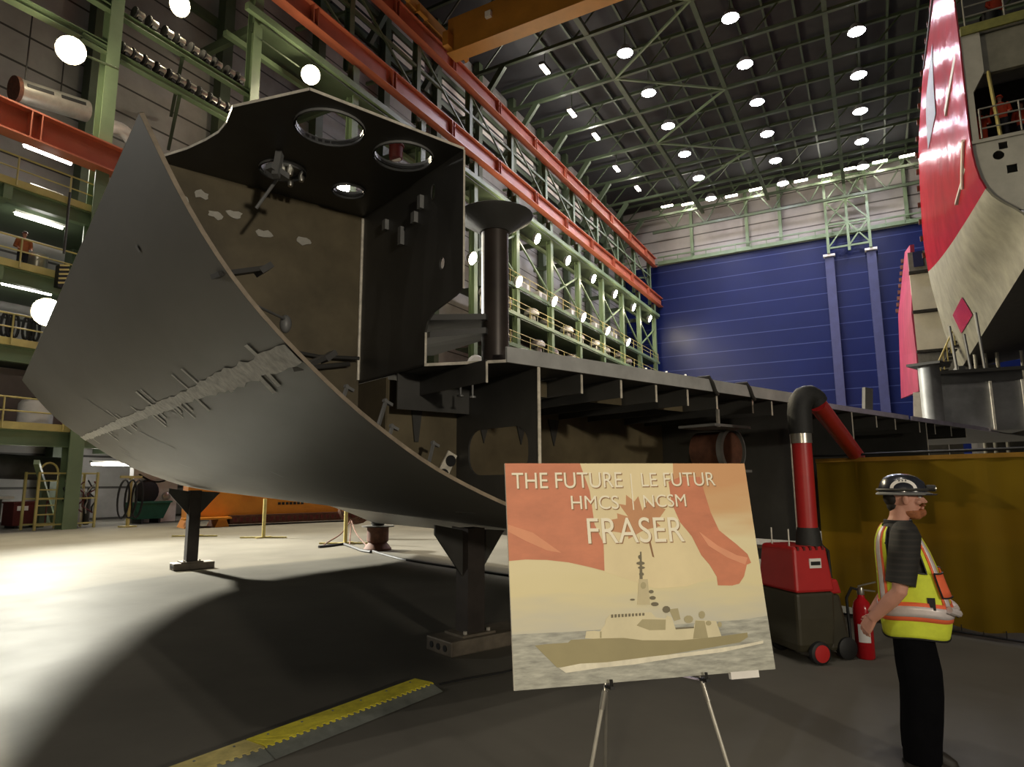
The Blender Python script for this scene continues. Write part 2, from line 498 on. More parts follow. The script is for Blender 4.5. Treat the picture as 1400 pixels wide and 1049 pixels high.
for z, w in ((13.3, 'topmost left gallery, under the short orange rail'), (10.1, 'left gallery where a person stands'),
             (7.1, 'left gallery beside the bright low floodlight'), (3.95, 'lowest left gallery, just above the floor equipment')):
    railing('railing', 'yellow pipe railing of the ' + w, GY0 + .3, 15.4 if z > 12 else 22.5, z, XC + .1, M['yellow'], 1.9)
for z, w in ((20.3, 'upper'), (17.6, 'middle'), (14.6, 'lower')):
    railing('railing', 'long thin yellow railing of the %s far gallery beyond the hull deck' % w, 46.5, 97, z - .3, XC + .4, M['yellow'], 3.7)

# ---- roof trusses, chords and bracing
for i, Y in enumerate([29.8 + 7.46 * k for k in range(10)]):
    dk = M['green_dark']
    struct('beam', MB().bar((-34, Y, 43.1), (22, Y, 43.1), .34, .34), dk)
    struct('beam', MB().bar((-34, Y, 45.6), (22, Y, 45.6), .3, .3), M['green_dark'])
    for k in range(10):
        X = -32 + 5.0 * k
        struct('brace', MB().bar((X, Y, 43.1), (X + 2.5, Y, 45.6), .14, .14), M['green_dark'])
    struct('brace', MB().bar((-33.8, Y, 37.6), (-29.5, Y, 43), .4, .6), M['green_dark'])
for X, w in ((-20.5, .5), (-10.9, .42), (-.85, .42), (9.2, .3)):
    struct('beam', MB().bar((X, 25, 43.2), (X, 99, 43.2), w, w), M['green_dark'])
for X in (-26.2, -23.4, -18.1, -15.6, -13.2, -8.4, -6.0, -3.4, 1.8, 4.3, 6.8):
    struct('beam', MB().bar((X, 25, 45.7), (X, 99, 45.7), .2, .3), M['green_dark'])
for k, Y in enumerate([37.2, 52.2, 67.1, 82.0]):
    for a in (-7.46, 7.46):
        struct('brace', MB().bar((-10.9, Y, 43.0), (-20.5, Y + a, 43.0), .2, .2), M['green'])

# ================================================================== LAMPS
WARM = (1, .87, .62); COOL = (.92, .93, 1)


def floodlight(label, loc, face, power, group=None, r=.56, lens=None, radius=.3):
    loc = Vector(loc); fz = Vector(face).normalized()
    ax_x = Vector((0, 0, 1)).cross(fz).normalized(); ax_y = fz.cross(ax_x)
    t = thing('floodlight', label, 'lamp', loc, 0, group)
    build('housing', MB().lathe([(.12, -.5), (r * .6, -.4), (r, -.02), (r, .02)], loc, 16, (ax_x, ax_y, fz)), M['duct'], t)
    build('lens', MB().lathe([(r * .94, .02), (r * .9, .05), (r * .5, .09)], loc, 16, (ax_x, ax_y, fz)), lens or M['warm_lens'], t)
    bk = loc - fz * .45; cy = min(COLS, key=lambda y: abs(y - loc.y))
    end = Vector((-27.95, bk.y, 26.55)) if abs(loc.z - 25.75) < .1 else Vector((XC + .36, cy + .2, bk.z + .2))
    build('bracket', MB().tube(bk, end, .05, 8), M['green_dark'], t)
    if power:
        plight('beam_light', loc + fz * .5, power * .42, WARM, radius, t, 128, loc + fz * 9, .6)
        plight('spill_light', loc + fz * .7 + Vector((.3, 0, 0)), min(power * .05, 330), WARM, radius, t)
    return t


FACE = (1, .1, -.45)
floodlight('bright floodlight on the green column above the round duct, upper left', (-27.7, 12.75, 19.45), (1, -.35, -.75), 42000)
lowf = floodlight('bright low floodlight shining beside the rear edge of the curved hull plate', (-27.6, 12.85, 8.35), (1, -.2, -.1), 0)
plight('beam_light', (-27.1, 12.75, 8.3), 56000, (1, .98, .88), .5, lowf, 84, (0, 9, 1.5), 1.0)
floodlight('floodlight above the apex of the pierced steel roof plate', (-27.4, 25.3, 25.6), (1, -.6, -.8), 24000)
floodlight('floodlight at the very top edge, above the upper row of drums', (-28, 17.4, 24.9), FACE, 4000)
for i in range(7):
    floodlight('floodlight under the long green walkway, %s of the upper row from the hull end' % ORD[i], (-27.75, 48.3 + 7.45 * i, 25.75), FACE, 8500)
for i in range(5):
    floodlight('floodlight on the middle far gallery, %s of the lower row from the hull end' % ORD[i], (-26.95, 50.3 + 7.5 * i, 19.7), FACE, 7000)
floodlight('floodlight seen through the small hole of the pierced roof plate', (-27.25, 28.15, 19.75), FACE, 3800)
floodlight('floodlight glinting at the right edge of the upright steel plate', (-27.25, 42.95, 19.7), FACE, 3800)
floodlight('small floodlight at the far foot of the column row, beside the blue door', (-27.6, 92, 13.5), FACE, 2500)
floodlight('floodlight on the column beyond the left peak of the roof plate', (-27.8, 20.6, 19.6), FACE, 1500, r=.25)

def ceiling_lamp(label, loc):
    loc = Vector(loc)
    t = thing('ceiling_lamp', label, 'lamp', loc)
    build('reflector', MB().lathe([(.15, .85), (.42, .7), (.76, .1), (.76, .02)], loc, 16), M['duct'], t)
    build('lens', MB().lathe([(.74, .03), (.68, -.02), (.3, -.12)], loc, 16), M['cool_lens'], t)
    build('stem', MB().tube(loc + Vector((0, 0, .75)), loc + Vector((0, 0, 3.4)), .04, 8), M['green_dark'], t)
    plight('down_light', loc - Vector((0, 0, .3)), 2600, COOL, .35, t, 150, loc - Vector((0, 0, 10)), .6)
    return t


NTH = ['nearest', 'second', 'third', 'fourth', 'fifth', 'farthest']
for X, w, y0 in ((-17.95, 'left', 55.4), (-8.2, 'middle', 55.4), (1.56, 'right', 62.9)):
    ys = [y0 + 7.46 * k for k in range(6 if y0 < 60 else 5)]
    for k, Y in enumerate(ys):
        ceiling_lamp('white high ceiling lamp, %s of the %s row' % (NTH[k] if k < len(ys) - 1 else 'farthest', w), (X, Y, 42.35))

# strip lamps along the roof edge (left) and along the far wall top
def edge_lamp(label, loc, L, ax):
    loc = Vector(loc); ax = Vector(ax)
    t = thing('strip_lamp', label, 'lamp', loc)
    sd = Vector((0, 0, 1)).cross(ax)
    build('housing', MB().box(loc + Vector((0, 0, .22)), (L + .2, .55, .3), (ax, sd, Vector((0, 0, 1)))), M['gdark'], t)
    build('diffuser', MB().box(loc, (L, .42, .14), (ax, sd, Vector((0, 0, 1)))), M['strip_lens'], t)
    build('hanger', MB().tube(loc + Vector((0, 0, .3)), loc + Vector((0, 0, 2.6)), .05, 8), M['green_dark'], t)
    return t


for i, (x, y) in enumerate(((745, 95), (782, 155), (815, 187), (843, 231), (872, 258))):
    p = onX(x, y, -26.2)
    el_ = edge_lamp('strip lamp along the left roof edge, %s from the orange crane' % ORD[i], p, 1.5, (0, 1, 0))
    plight('wash_light', p - Vector((.3, 0, .5)), 700, (1, .95, .86), .4, el_)
for i, (x, y) in enumerate(((912, 282), (940, 279), (1000, 268), (1033, 259), (1095, 247), (1128, 240), (1160, 231), (1203, 221), (1240, 213))):
    p = onY(x, y, 95.6)
    edge_lamp('strip lamp under the far wall girder, %s from the left corner' % ORD[i], p, 1.7, (1, 0, 0))
    if i in (1, 3, 5, 7): plight('wash_light', p - Vector((0, 0, .4)), 550, (1, .95, .86), .4)

# fluorescent tubes under the galleries
for (x, y, X, w) in ((66, 212, -29.6, 'just under the short orange rail'), (54, 302, -30.2, 'under the topmost left gallery'),
                     (37, 395, -30.2, 'under the gallery with the person'), (24, 633, -30.5, 'over the dark red bin'),
                     (153, 635, -31.2, 'over the green bin')):
    p = onX(x, y, X)
    t = thing('tube_lamp', 'white fluorescent tube lamp ' + w, 'lamp', p)
    build('fixture', MB().box(p + Vector((0, 0, .1)), (.22, 1.9, .1)), M['white'], t)
    build('tube', MB().tube(p + Vector((0, -.9, 0)), p + Vector((0, .9, 0)), .07, 10), M['tube_lens'], t)
    plight('tube_light', p - Vector((-.1, 0, .25)), 150, (1, .97, .9), .5, t)

# ================================================================== LEFT WALL EQUIPMENT
# drums on the ledges
def drum(loc, label):
    loc = Vector(loc)
    t = thing('drum', label, 'drum', loc, 0, 'drums on the green wall ledges')
    Y = (Vector((0, 0, 1)), Vector((1, 0, 0)), Vector((0, 1, 0)))
    build('barrel', MB().lathe([(.17, -.2), (.19, -.17), (.19, .19), (.17, .21)], loc, 14, Y), M['silver'], t)
    build('rim', MB().lathe([(.12, -.26), (.27, -.25), (.27, -.17), (.14, -.16)], loc, 14, Y), M['black'], t)
    build('cradle', MB().box(loc - Vector((0, 0, .25)), (.3, .2, .14)), M['black'], t)
    return t


for z, y0, n, w in ((23.28, 15.7, 9, 'upper'), (21.23, 15.25, 12, 'lower')):
    for i in range(n):
        drum((XC + .02, y0 + i * (5.6 if n == 9 else 6.0) / (n - 1) + random.uniform(-.08, .08), z), 'small black-rimmed silver drum on the %s green ledge, %s from the left' % (w, ORD[i]))
# round duct with slots, hung over the short orange rail
a, b = onX(22, 122, -30), onX(118, 152, -30)
t = thing('duct', 'large grey round duct with slots hanging above the short orange rail', 'duct', a)
build('pipe', MB().tube(a, b, .48, 20), M['duct'], t)
build('end_rim', MB().tube(a - (b - a).normalized() * .1, a + (b - a).normalized() * .06, .53, 20), M['rust'], t)
for f in (.25, .72):
    p = a.lerp(b, f); d = (b - a).normalized()
    build('slot', MB().bar(p - d * .5 + Vector((.47, 0, .1)), p + d * .5 + Vector((.47, 0, .1)), .05, .14), M['black'], t)
for f in (.1, .6):
    p = a.lerp(b, f); build('hanger', MB().tube(p + Vector((0, 0, .4)), p + Vector((0, 0, 3.6)), .03, 6), M['gdark'], t)
# white elbow duct behind the tip of the hull plate
p = onX(160, 195, -31)
t = thing('duct_elbow', 'white curved duct elbow just left of the hull plate tip', 'duct', p)
build('bend', MB().path([p + Vector((0, -.7 + .0 * i, 0)) + Vector((0, .75 - .75 * math.cos(i * PI / 10), .75 * math.sin(i * PI / 10))) for i in range(11)], .32, 14), M['white'], t)
build('wall_branch', MB().tube(p + Vector((0, -.65, .02)), Vector((-34.4, p.y - .65, p.z + .02)), .3, 14), M['duct'], t)
build('flange', MB().tube(p + Vector((0, .8, -.12)), p + Vector((0, .8, .1)), .4, 14), M['duct'], t)
# pipe column with stripes and chain hoist at the gallery edge
p = onX(88, 340, -28.0)
t = thing('chain_hoist', 'dark chain hoist with a striped hook hanging beside the person gallery', 'hoist', p)
build('chain', MB().tube(p + Vector((0, 0, -.2)), p + Vector((0, 0, 2.4)), .05, 8), M['gdark'], t)
build('hook_block', MB().box(p + Vector((0, 0, -1.2)), (.3, .35, .9)), M['black'], t)
for k in range(5): build('stripe', MB().bar(p + Vector((.16, -.18, -1.5 + .18 * k)), p + Vector((.16, .18, -1.4 + .18 * k)), .02, .07), M['yellow'], t)
# barrel on the gallery and one white tank lower
p = onX(50, 362, -29.6); p.z = 10.1
t = thing('barrel', 'silver barrel on the gallery to the right of the person', 'barrel', p)
build('body', MB().lathe([(.36, 0), (.38, .03), (.36, .3), (.38, .33), (.36, .6), (.38, .63), (.36, .95), (.38, 1.0)], p, 18), M['silver'], t)
build('lid', MB().lathe([(.33, .98), (.33, 1.03)], p, 18), M['duct'], t)
p = onX(48, 570, -29.4); p.z = 3.95
t = thing('tank', 'pale plastic tank standing on the lowest left gallery', 'tank', p)
build('body', MB().lathe([(.55, 0), (.6, .05), (.6, 1.0), (.5, 1.15), (.2, 1.2)], p, 18), M['white'], t)
build('cap', MB().lathe([(.18, 1.18), (.18, 1.28)], p, 14), M['gdark'], t)
p = onX(58, 250, -30.2); p.z = 13.3
t = thing('pallet_stack', 'shiny wrapped stack on the topmost left gallery', 'pallet', p)
build('base', MB().box(p + Vector((0, 0, .08)), (1, 1.4, .16)), M['rust'], t)
build('wrapped_load', MB().box(p + Vector((0, 0, .5)), (.9, 1.3, .7)), M['silver'], t, bevel=.05)

# floor-level equipment under the galleries
# yellow gas rack
p = hz(96, 724); p.x -= .4
t = thing('gas_rack', 'yellow caged gas rack with ladder side standing under the galleries', 'rack', (p.x, p.y, 0))
def wv(dx, dy, dz): return Vector((p.x + dx, p.y + dy, dz))
for dy in (-1.1, .1, 1.1):
    for dx in (0, -1.0):
        build('post', MB().bar(wv(dx, dy, 0), wv(dx, dy, 2.25), .08, .08), M['yellow'], t)
for z in (.2, 1.2, 2.2):
    build('rail', MB().bar(wv(0, -1.1, z), wv(0, 1.1, z), .06, .06), M['yellow'], t)
    build('rail', MB().bar(wv(-1, -1.1, z), wv(-1, 1.1, z), .06, .06), M['yellow'], t)
for z in (.6, .95, 1.55, 1.9):
    build('rung', MB().bar(wv(0, -1.1, z), wv(0, -.45, z), .05, .05), M['yellow'], t)
build('hoop', MB().path([wv(0, -1.1 + .33 - .33 * math.cos(k * PI / 8), 2.2 + .4 * math.sin(k * PI / 8)) for k in range(9)], .04, 8), M['yellow'], t)
for k in range(5):
    build('gas_bottle', MB().lathe([(.1, .1), (.115, .14), (.115, 1.3), (.05, 1.48), (.04, 1.6)], wv(-.4 - .1 * (k % 2), .2 + .2 * k, 0), 12), (M['silver'], M['gdark'], M['duct'])[k % 3], t)
for k in range(7):
    y = random.uniform(0, 1); q = [wv(-.05, y + random.uniform(-.3, .3), 1.9 - .26 * j + random.uniform(-.05, .05)) for j in range(6)]
    build('hose', MB().path(q, .03, 6), (M['black'], M['duct'], M['dkred'])[k % 3], t)
# yellow hose post
p = hz(174, 721)
t = thing('hose_post', 'yellow T-shaped post hung with coiled hoses, right of the gas rack', 'hose rack', (p.x, p.y, 0))
build('post', MB().bar(wv(0, 0, 0), wv(0, 0, 2.1), .1, .1), M['yellow'], t)
build('cross_arm', MB().bar(wv(0, -.45, 2.05), wv(0, .45, 2.05), .08, .1), M['yellow'], t)
build('foot_plate', MB().box(wv(0, 0, .03), (.5, .5, .06)), M['yellow'], t)
for s_ in (-.3, 0, .28):
    build('hose_coil', MB().path([wv(.08 + .05 * math.cos(a * .9), s_ + .22 * math.sin(a), 1.15 + .78 * math.cos(a)) for a in [k * PI / 10 for k in range(42)]], .035, 6), M['black'], t)
# green bin, red bin, cabinet
p = hz(211, 716); p.x -= .6
t = thing('skip_bin', 'dark green steel skip bin on the floor behind the hull', 'bin', (p.x, p.y, 0))
tp_ = [wv(.45, -.85, .95), wv(.45, .85, .95), wv(-.45, .85, .95), wv(-.45, -.85, .95)]; bt_ = [wv(.3, -.6, .2), wv(.3, .6, .2), wv(-.3, .6, .2), wv(-.3, -.6, .2)]
build('body', MB().hexa(bt_ + tp_), M['dkgreen'], t)
build('rim', MB().bar(wv(.46, -.88, .95), wv(.46, .88, .95), .06, .08), M['dkgreen'], t)
for y in (-.4, .4): build('skid', MB().box(wv(0, y, .1), (.7, .1, .2)), M['black'], t)
p = hz(42, 722); p.x -= .6
t = thing('storage_bin', 'dark red box bin with a pale label under the lowest gallery', 'bin', (p.x, p.y, 0))
build('body', MB().box(wv(0, 0, .55), (.9, 1.25, .9)), M['dkred'], t, bevel=.03)
build('lid', MB().box(wv(0, 0, 1.03), (.96, 1.3, .07)), M['dkred'], t)
build('label_plate', MB().box(wv(.46, -.3, .8), (.02, .4, .18)), M['white'], t)
for y in (-.45, .45): build('foot', MB().box(wv(0, y, .05), (.8, .12, .1)), M['black'], t)
p = onX(212, 690, -29.6)
t = thing('panel_cabinet', 'pale grey panel with round reels on the wall behind the green bin', 'cabinet', (p.x, p.y, 0))
build('body', MB().box(wv(-.2, 0, 1.25), (.3, 2.2, 2.5)), M['white'], t)
build('hose_reel', MB().lathe([(.5, 0), (.55, .05), (.55, .15), (.45, .2)], wv(0, -.5, 1.4), 18, (Vector((0, 1, 0)), Vector((0, 0, 1)), Vector((1, 0, 0)))), M['black'], t)
build('valve', MB().lathe([(.18, 0), (.2, .1), (.1, .16)], wv(-.02, .5, 1.2), 14, (Vector((0, 1, 0)), Vector((0, 0, 1)), Vector((1, 0, 0)))), M['silver'], t)
build('cable', MB().path([wv(.05, -.9 + .2 * k, 2.2 - .35 * math.sin(k * PI / 9)) for k in range(10)], .04, 6), M['black'], t)
p = onX(20, 690, -30.6)
t = thing('machine', 'dark rounded machine on trestle legs at the left picture edge', 'machine', (p.x, p.y, 0))
build('body', MB().tube(wv(0, -3.2, 2.6), wv(0, 1.6, 2.4), .5, 18), M['gdark'], t)
for y in (-2.4, 1.0): build('leg', MB().bar(wv(0, y, 0), wv(0, y, 2.1), .2, .2), M['green_dark'], t)
build('work_top', MB().box(wv(.2, -1.6, 1.25), (.8, 2.6, .1)), M['white'], t)
for y in (-2.6, -.6): build('table_leg', MB().box(wv(.2, y, .6), (.08, .08, 1.2)), M['gdark'], t)
# leaning green prop
a, b = hz(74, 716), onX(50, 632, -27.9)
tag(build('green_prop', MB().bar(a, b, .18, .18), M['green'], loc=(a.x, a.y, 0)), 'pale green steel prop leaning diagonally beside the gas rack', 'prop')

# dark clutter and cable loops along the gallery undersides
for i, (x, y) in enumerate(((40, 455), (10, 458))):
    p = onX(x, y + 10, -29); p.z = 7.1
    t = thing('cable_bundle', 'dark hanging cable bundle on the gallery beside the low floodlight, %s one' % ('right' if i == 0 else 'left'), 'cables', p)
    for k in range(3): build('loop', MB().path([p + Vector((.1, -.2 + .18 * k + .12 * math.sin(a), .75 + .45 * math.cos(a))) for a in [j * PI / 6 for j in range(13)]], .05, 6), M['black'], t)
    build('stand', MB().bar(p, p + Vector((0, 0, 1.1)), .06, .06), M['gdark'], t)

plight('beam_light', (-27, -5, 9), 3000, (1, .97, .88), .4, None, 34, (-8.5, 4.2, 2.9), .8)   # unseen spot left of the frame, added to brighten the hull shell
# white machine hoods in two rows on the far galleries
for r_, (z, w) in enumerate(((17.3, 'middle'), (14.3, 'lower'))):
    for i in range(10):
        Y = 48.6 + 4.35 * i + (1.3 if r_ else 0)
        p = Vector((XC - 1.0 - .5 * (i % 2), Y, z - .2))
        t = thing('machine_hood', 'white round-topped machine hood on the %s far gallery, %s from the hull end' % (w, ORD[i]), 'machine', p, 0, 'white machines on the far galleries')
        build('hood', MB().lathe([(.75, 1.35), (.8, 1.5), (.7, 1.8), (.45, 2.0), (.12, 2.08)], p, 14), M['white'], t)
        for k in range(4):
            a = k * PI / 2 + .5
            build('leg', MB().tube(p + Vector((.6 * math.cos(a), .6 * math.sin(a), 0)), p + Vector((.6 * math.cos(a), .6 * math.sin(a), 1.4)), .05, 6), M['silver'], t)
        build('drum_body', MB().lathe([(.35, .3), (.45, .4), (.45, 1.1), (.3, 1.25)], p, 12), M['duct'], t)
for i, Y in enumerate((57.5, 62, 70.5, 78, 84)):
    p = Vector((-30.6, Y, 20.0))
    t = thing('switch_cabinet', 'pale grey cabinet on the upper far gallery, %s from the hull end' % ORD[i], 'cabinet', p)
    build('body', MB().box(p + Vector((0, 0, 1.1)), (.9, 2.2, 2.0)), M['white'], t, bevel=.03)
    build('door', MB().box(p + Vector((.46, 0, 1.1)), (.03, .95, 1.7)), M['duct'], t)
    for s_ in (-.8, .8): build('foot', MB().box(p + Vector((0, s_, .05)), (.8, .12, .1)), M['black'], t)

p = onX(541, 229, -29.1); q = onX(541, 200, -29.1)
t = thing('exhaust_pipe', 'red-topped pale exhaust pipe seen through the right hole of the roof plate', 'pipe', p)
build('pipe', MB().tube((p.x, p.y, 26.94), p.lerp(q, .4), .4, 18), M['white'], t)
build('red_cap', MB().lathe([(.46, 0), (.5, .1), (.5, (q.z - p.z) * .55), (.62, (q.z - p.z) * .58), (.62, (q.z - p.z) * .64)], p.lerp(q, .4), 18), M['dkred'], t)
# ================================================================== OVERHEAD CRANE
e = onX(622, 84, -26.9); CZ = e.z; CY1 = e.y
f_ = hz(800, 2, CZ); CY0 = f_.y
t = thing('overhead_crane', 'large amber overhead bridge crane riding on the upper orange rail', 'crane', (-26.9, CY0, CZ))
build('bridge_girder', MB().box((-8.4, (CY0 + CY1) / 2, CZ + 1.5), (37, CY1 - CY0, 3.0)), M['crane'], t)
build('bottom_flange', MB().box((-8.4, (CY0 + CY1) / 2, CZ + .02), (37, CY1 - CY0 + .3, .1)), M['crane'], t)
build('end_truck', MB().box((XC + .1, CY0 - .4, 37.75), (.7, 9.5, .9)), M['crane'], t)
for y in (CY0 - 4.4, CY0 - 2.2, CY0 + 1.6, CY0 + 3.6):
    w_ = build('wheel', MB().lathe([(.3, -.14), (.45, -.12), (.45, .12), (.3, .14)], (XC + .25, y, 37.25), 18, (Vector((0, 1, 0)), Vector((0, 0, 1)), Vector((1, 0, 0)))), M['gdark'], t)
    build('wheel_box', MB().box((XC + .45, y, 37.5), (.5, 1.1, .6)), M['crane'], t)
build('end_hook_plate', MB().box((-26.6, CY0 - .2, CZ + .8), (.5, 1.2, 1.2)), M['crane'], t)
q = onY(668, 20, CY0 - .1)
build('work_lamp', MB().box(q, (.5, .3, .5)), M['white'], t)
# ================================================================== STEEL HULL SECTION
HO = Vector((-2.599, 4.507, 0)); HROT = math.radians(68.35)
HT = Vector((math.cos(HROT), math.sin(HROT), 0)); HA = Vector((-math.sin(HROT), math.cos(HROT), 0))


def H(t_, s_, z_): return HO + HT * t_ + HA * s_ + Vector((0, 0, z_))


hull = thing('hull_section', 'large dark grey curved ship hull section standing on steel supports', 'ship section', HO, HROT)
HL = dict(parent=hull, local=True)
V = Vector
NEAR = [(-2.662, 3.852), (-2.553, 3.648), (-2.442, 3.444), (-2.331, 3.273), (-2.218, 3.111), (-2.094, 2.956), (-1.964, 2.812), (-1.806, 2.662), (-1.648, 2.524),
        (-1.52, 2.417), (-1.388, 2.306), (-1.226, 2.189), (-1.057, 2.077), (-.881, 1.966), (-.698, 1.857), (-.507, 1.763), (-.307, 1.679), (-.141, 1.611), (.032, 1.545),
        (.5, 1.39), (1.02, 1.245), (1.6, 1.13), (2.3, 1.06), (3.1, 1.01), (4.0, .96), (4.6, .88), (5.2, .67)]
FAR = [(-2.61, 3.752), (-2.35, 3.413), (-2.088, 3.111), (-1.829, 2.892), (-1.567, 2.697), (-1.299, 2.498), (-1.027, 2.31), (-.611, 2.074), (-.114, 1.876), (.402, 1.686),
       (1.171, 1.549), (1.988, 1.454), (2.861, 1.369), (3.492, 1.285), (4.403, .97), (5.03, .705)]


def resample(c, n):
    d = [0]
    for a, b in zip(c, c[1:]): d.append(d[-1] + math.hypot(b[0] - a[0], b[1] - a[1]))
    out = []
    for k in range(n):
        x = d[-1] * k / (n - 1); i = 0
        while i < len(d) - 2 and d[i + 1] < x: i += 1
        f = (x - d[i]) / (d[i + 1] - d[i]); out.append((c[i][0] + (c[i + 1][0] - c[i][0]) * f, c[i][1] + (c[i + 1][1] - c[i][1]) * f))
    return out


def smooth(c, k):
    for _ in range(k):
        c = [c[0]] + [((a[0] + 2 * b[0] + d[0]) / 4, (a[1] + 2 * b[1] + d[1]) / 4) for a, b, d in zip(c, c[1:], c[2:])] + [c[-1]]
    return c


NU, NS, SLEN = 61, 14, 11.7
NC, FC = smooth(resample(NEAR, NU), 2), smooth(resample(FAR, NU), 3)


def shell(u, v, off=0.):
    """u 0..1 round the section (top edge to keel), v 0..1 along the ship; off = outward"""
    def at(uu):
        x = max(0., min(1., uu)) * (NU - 1); i = min(int(x), NU - 2); f = x - i
        a = [NC[i][k] + (NC[i + 1][k] - NC[i][k]) * f for k in (0, 1)]; b = [FC[i][k] + (FC[i + 1][k] - FC[i][k]) * f for k in (0, 1)]
        return a[0] + (b[0] - a[0]) * v, a[1] + (b[1] - a[1]) * v
    p = at(u); q = at(u + .01); r_ = at(u - .01)
    dx, dz = q[0] - r_[0], q[1] - r_[1]; L = math.hypot(dx, dz)
    return V((p[0] + dz / L * off, v * SLEN, p[1] - dx / L * off))


mb = MB(); TH = .028
rings = []
for k in range(NS + 1):
    v = k / NS
    o_ = [shell(i / (NU - 1), v) for i in range(NU)]; n_ = [shell(i / (NU - 1), v, -TH) for i in reversed(range(NU))]
    rings.append(o_ + n_)
mb.loft(rings); mb.smooth = True
shell_m = mat('dark_shell_plate', (112, 110, 106), .5, .1, .16, .8, .03, 0, (1, .35, 1))
build('shell_plate', mb, shell_m, **HL)
# cut edge of the shell, bare metal
mb = MB()
for i in range(NU - 1):
    a0, a1 = shell(i / (NU - 1), 0), shell((i + 1) / (NU - 1), 0); b0, b1 = shell(i / (NU - 1), 0, -TH), shell((i + 1) / (NU - 1), 0, -TH)
    d = V((0, -.004, 0)); mb.add([a0 + d, a1 + d, b1 + d, b0 + d], [(0, 1, 2, 3)])
build('cut_edge', mb, mat('dull_cut_edge', (150, 136, 116), .5, .1, .3, 9.), label='thin bright cut edge', **HL)
mb = MB()
for k in range(NS):
    a0, a1 = shell(0, k / NS), shell(0, (k + 1) / NS); b0, b1 = shell(0, k / NS, -TH), shell(0, (k + 1) / NS, -TH)
    d = V((0, 0, .005)); mb.add([a0 + d, a1 + d, b1 + d, b0 + d], [(0, 1, 2, 3)])
build('top_edge', mb, M['steel_edge'], label='bright top edge of the shell', **HL)
# ground weld seam: ragged pale band running the length, and chalk scratches
U0 = min(range(NU), key=lambda i: abs(NC[i][0] + 1.66)) / (NU - 1)
U1 = min(range(NU), key=lambda i: abs(FC[i][0] + 1.57)) / (NU - 1)
rnd = random.Random(3)


def ribbon(mb, pts, w):
    for (u, v, h), (u2, v2, h2) in zip(pts, pts[1:]):
        for k in range(4):
            c0, c1 = -1 + k * .5, -.5 + k * .5
            mb.add([shell(u + c0 * h, v, .011), shell(u2 + c0 * h2, v2, .011), shell(u2 + c1 * h2, v2, .011), shell(u + c1 * h, v, .011)], [(0, 1, 2, 3)])


mb = MB(); n = 90
ribbon(mb, [(U0 + (U1 - U0) * k / n, k / n, (.0075 + .005 * rnd.random()) * (1.0 if k / n < .18 else .72)) for k in range(n + 1)], 0)
for k in range(30):
    v = .04 + .9 * rnd.random() ** 1.2; u = U0 + (U1 - U0) * v; L = rnd.uniform(.012, .034); w = rnd.uniform(.0015, .004)
    s_ = rnd.choice((-1, 1, 1))
    mb.add([shell(u, v - w, .011), shell(u, v + w, .011), shell(u + s_ * L, v + w + .003, .011), shell(u + s_ * L, v - w + .003, .011)], [(0, 1, 2, 3)])
build('weld_seam', mb, M['weld'], label='pale ground weld seam', **HL)
for (u, v, L, dv) in ((.12, .62, .05, -.03), (.21, .55, .05, -.05), (.3, .6, .02, -.02), (.17, .72, .035, -.02), (.25, .85, .04, -.02), (.23, .8, .02, -.01), (.33, .3, .02, .0), (.42, .28, .02, -.04), (.46, .33, .02, -.05),
                      (.05, .1, .006, .0), (.36, .7, .012, -.02), (.17, .35, .03, -.02)):
    mb = MB(); mb.add([shell(u, v, .01), shell(u, v + .005, .01), shell(u + L, v + dv + .004, .01), shell(u + L, v + dv, .01)], [(0, 1, 2, 3)])
    build('scratch_mark', mb, M['plate_grey'], **HL)
# floor reflections near the keel turn, drawn as long pale ribbons
mb = MB()
for k in range(16):
    v = .22 + .03 * k + rnd.uniform(-.01, .01); u = .60 + .012 * rnd.random() - .04 * (k / 16); w = rnd.uniform(.002, .006)
    ribbon(mb, [(u - .002, v, w * .4), (u, v + .02, w), (u + .002, v + .045, w * .3)], 0)
build('floor_reflection_streak', mb, M['weld'], **HL)

# ---- pierced roof plate
ZR = 4.40


def L2(p):                                   # world -> hull local
    d = p - HO; return V((d.dot(HT), d.dot(HA), p.z))


def circ(c, rx, ry, n=28, z=ZR, ph=0.):
    return [V((c[0] + rx * math.cos(2 * PI * k / n) * math.cos(ph) - ry * math.sin(2 * PI * k / n) * math.sin(ph), c[1] + rx * math.cos(2 * PI * k / n) * math.sin(ph) + ry * math.sin(2 * PI * k / n) * math.cos(ph), z)) for k in range(n)]


SB, SB2 = 1.76, 1.2                          # upper and lower cross bulkheads
outer = [V((-.36, 0, ZR)), V((-1.66, 0, ZR)), V((-2.008, .55, ZR)), V((-1.979, .8, ZR)), V((-1.985, .975, ZR)), V((-2.03, 1.16, ZR)), V((-2.11, 1.4, ZR)), V((-2.23, 1.65, ZR)), V((-2.3, SB + .03, ZR)), V((-.36, SB + .03, ZR))]
mb = MB().holed(outer, [circ((-1.355, .355), .245, .25), circ((-.70, .39), .235, .22), circ((-1.385, 1.255), .17, .185), circ((-.765, 1.27), .135, .13)], (0, 0, .022))
build('roof_plate', mb, M['steel'], label='steel plate with four lightening holes', **HL)
mb = MB()
edge = outer[:8]
for a_, b_ in zip(edge, edge[1:]):
    n_ = (b_ - a_).cross(V((0, 0, 1))).normalized() * -.004
    mb.add([a_ + n_, b_ + n_, b_ + n_ + V((0, 0, .022)), a_ + n_ + V((0, 0, .022))], [(0, 1, 2, 3)])
build('roof_cut_edge', mb, M['steel_edge'], label='bright cut edge of the roof plate', **HL)
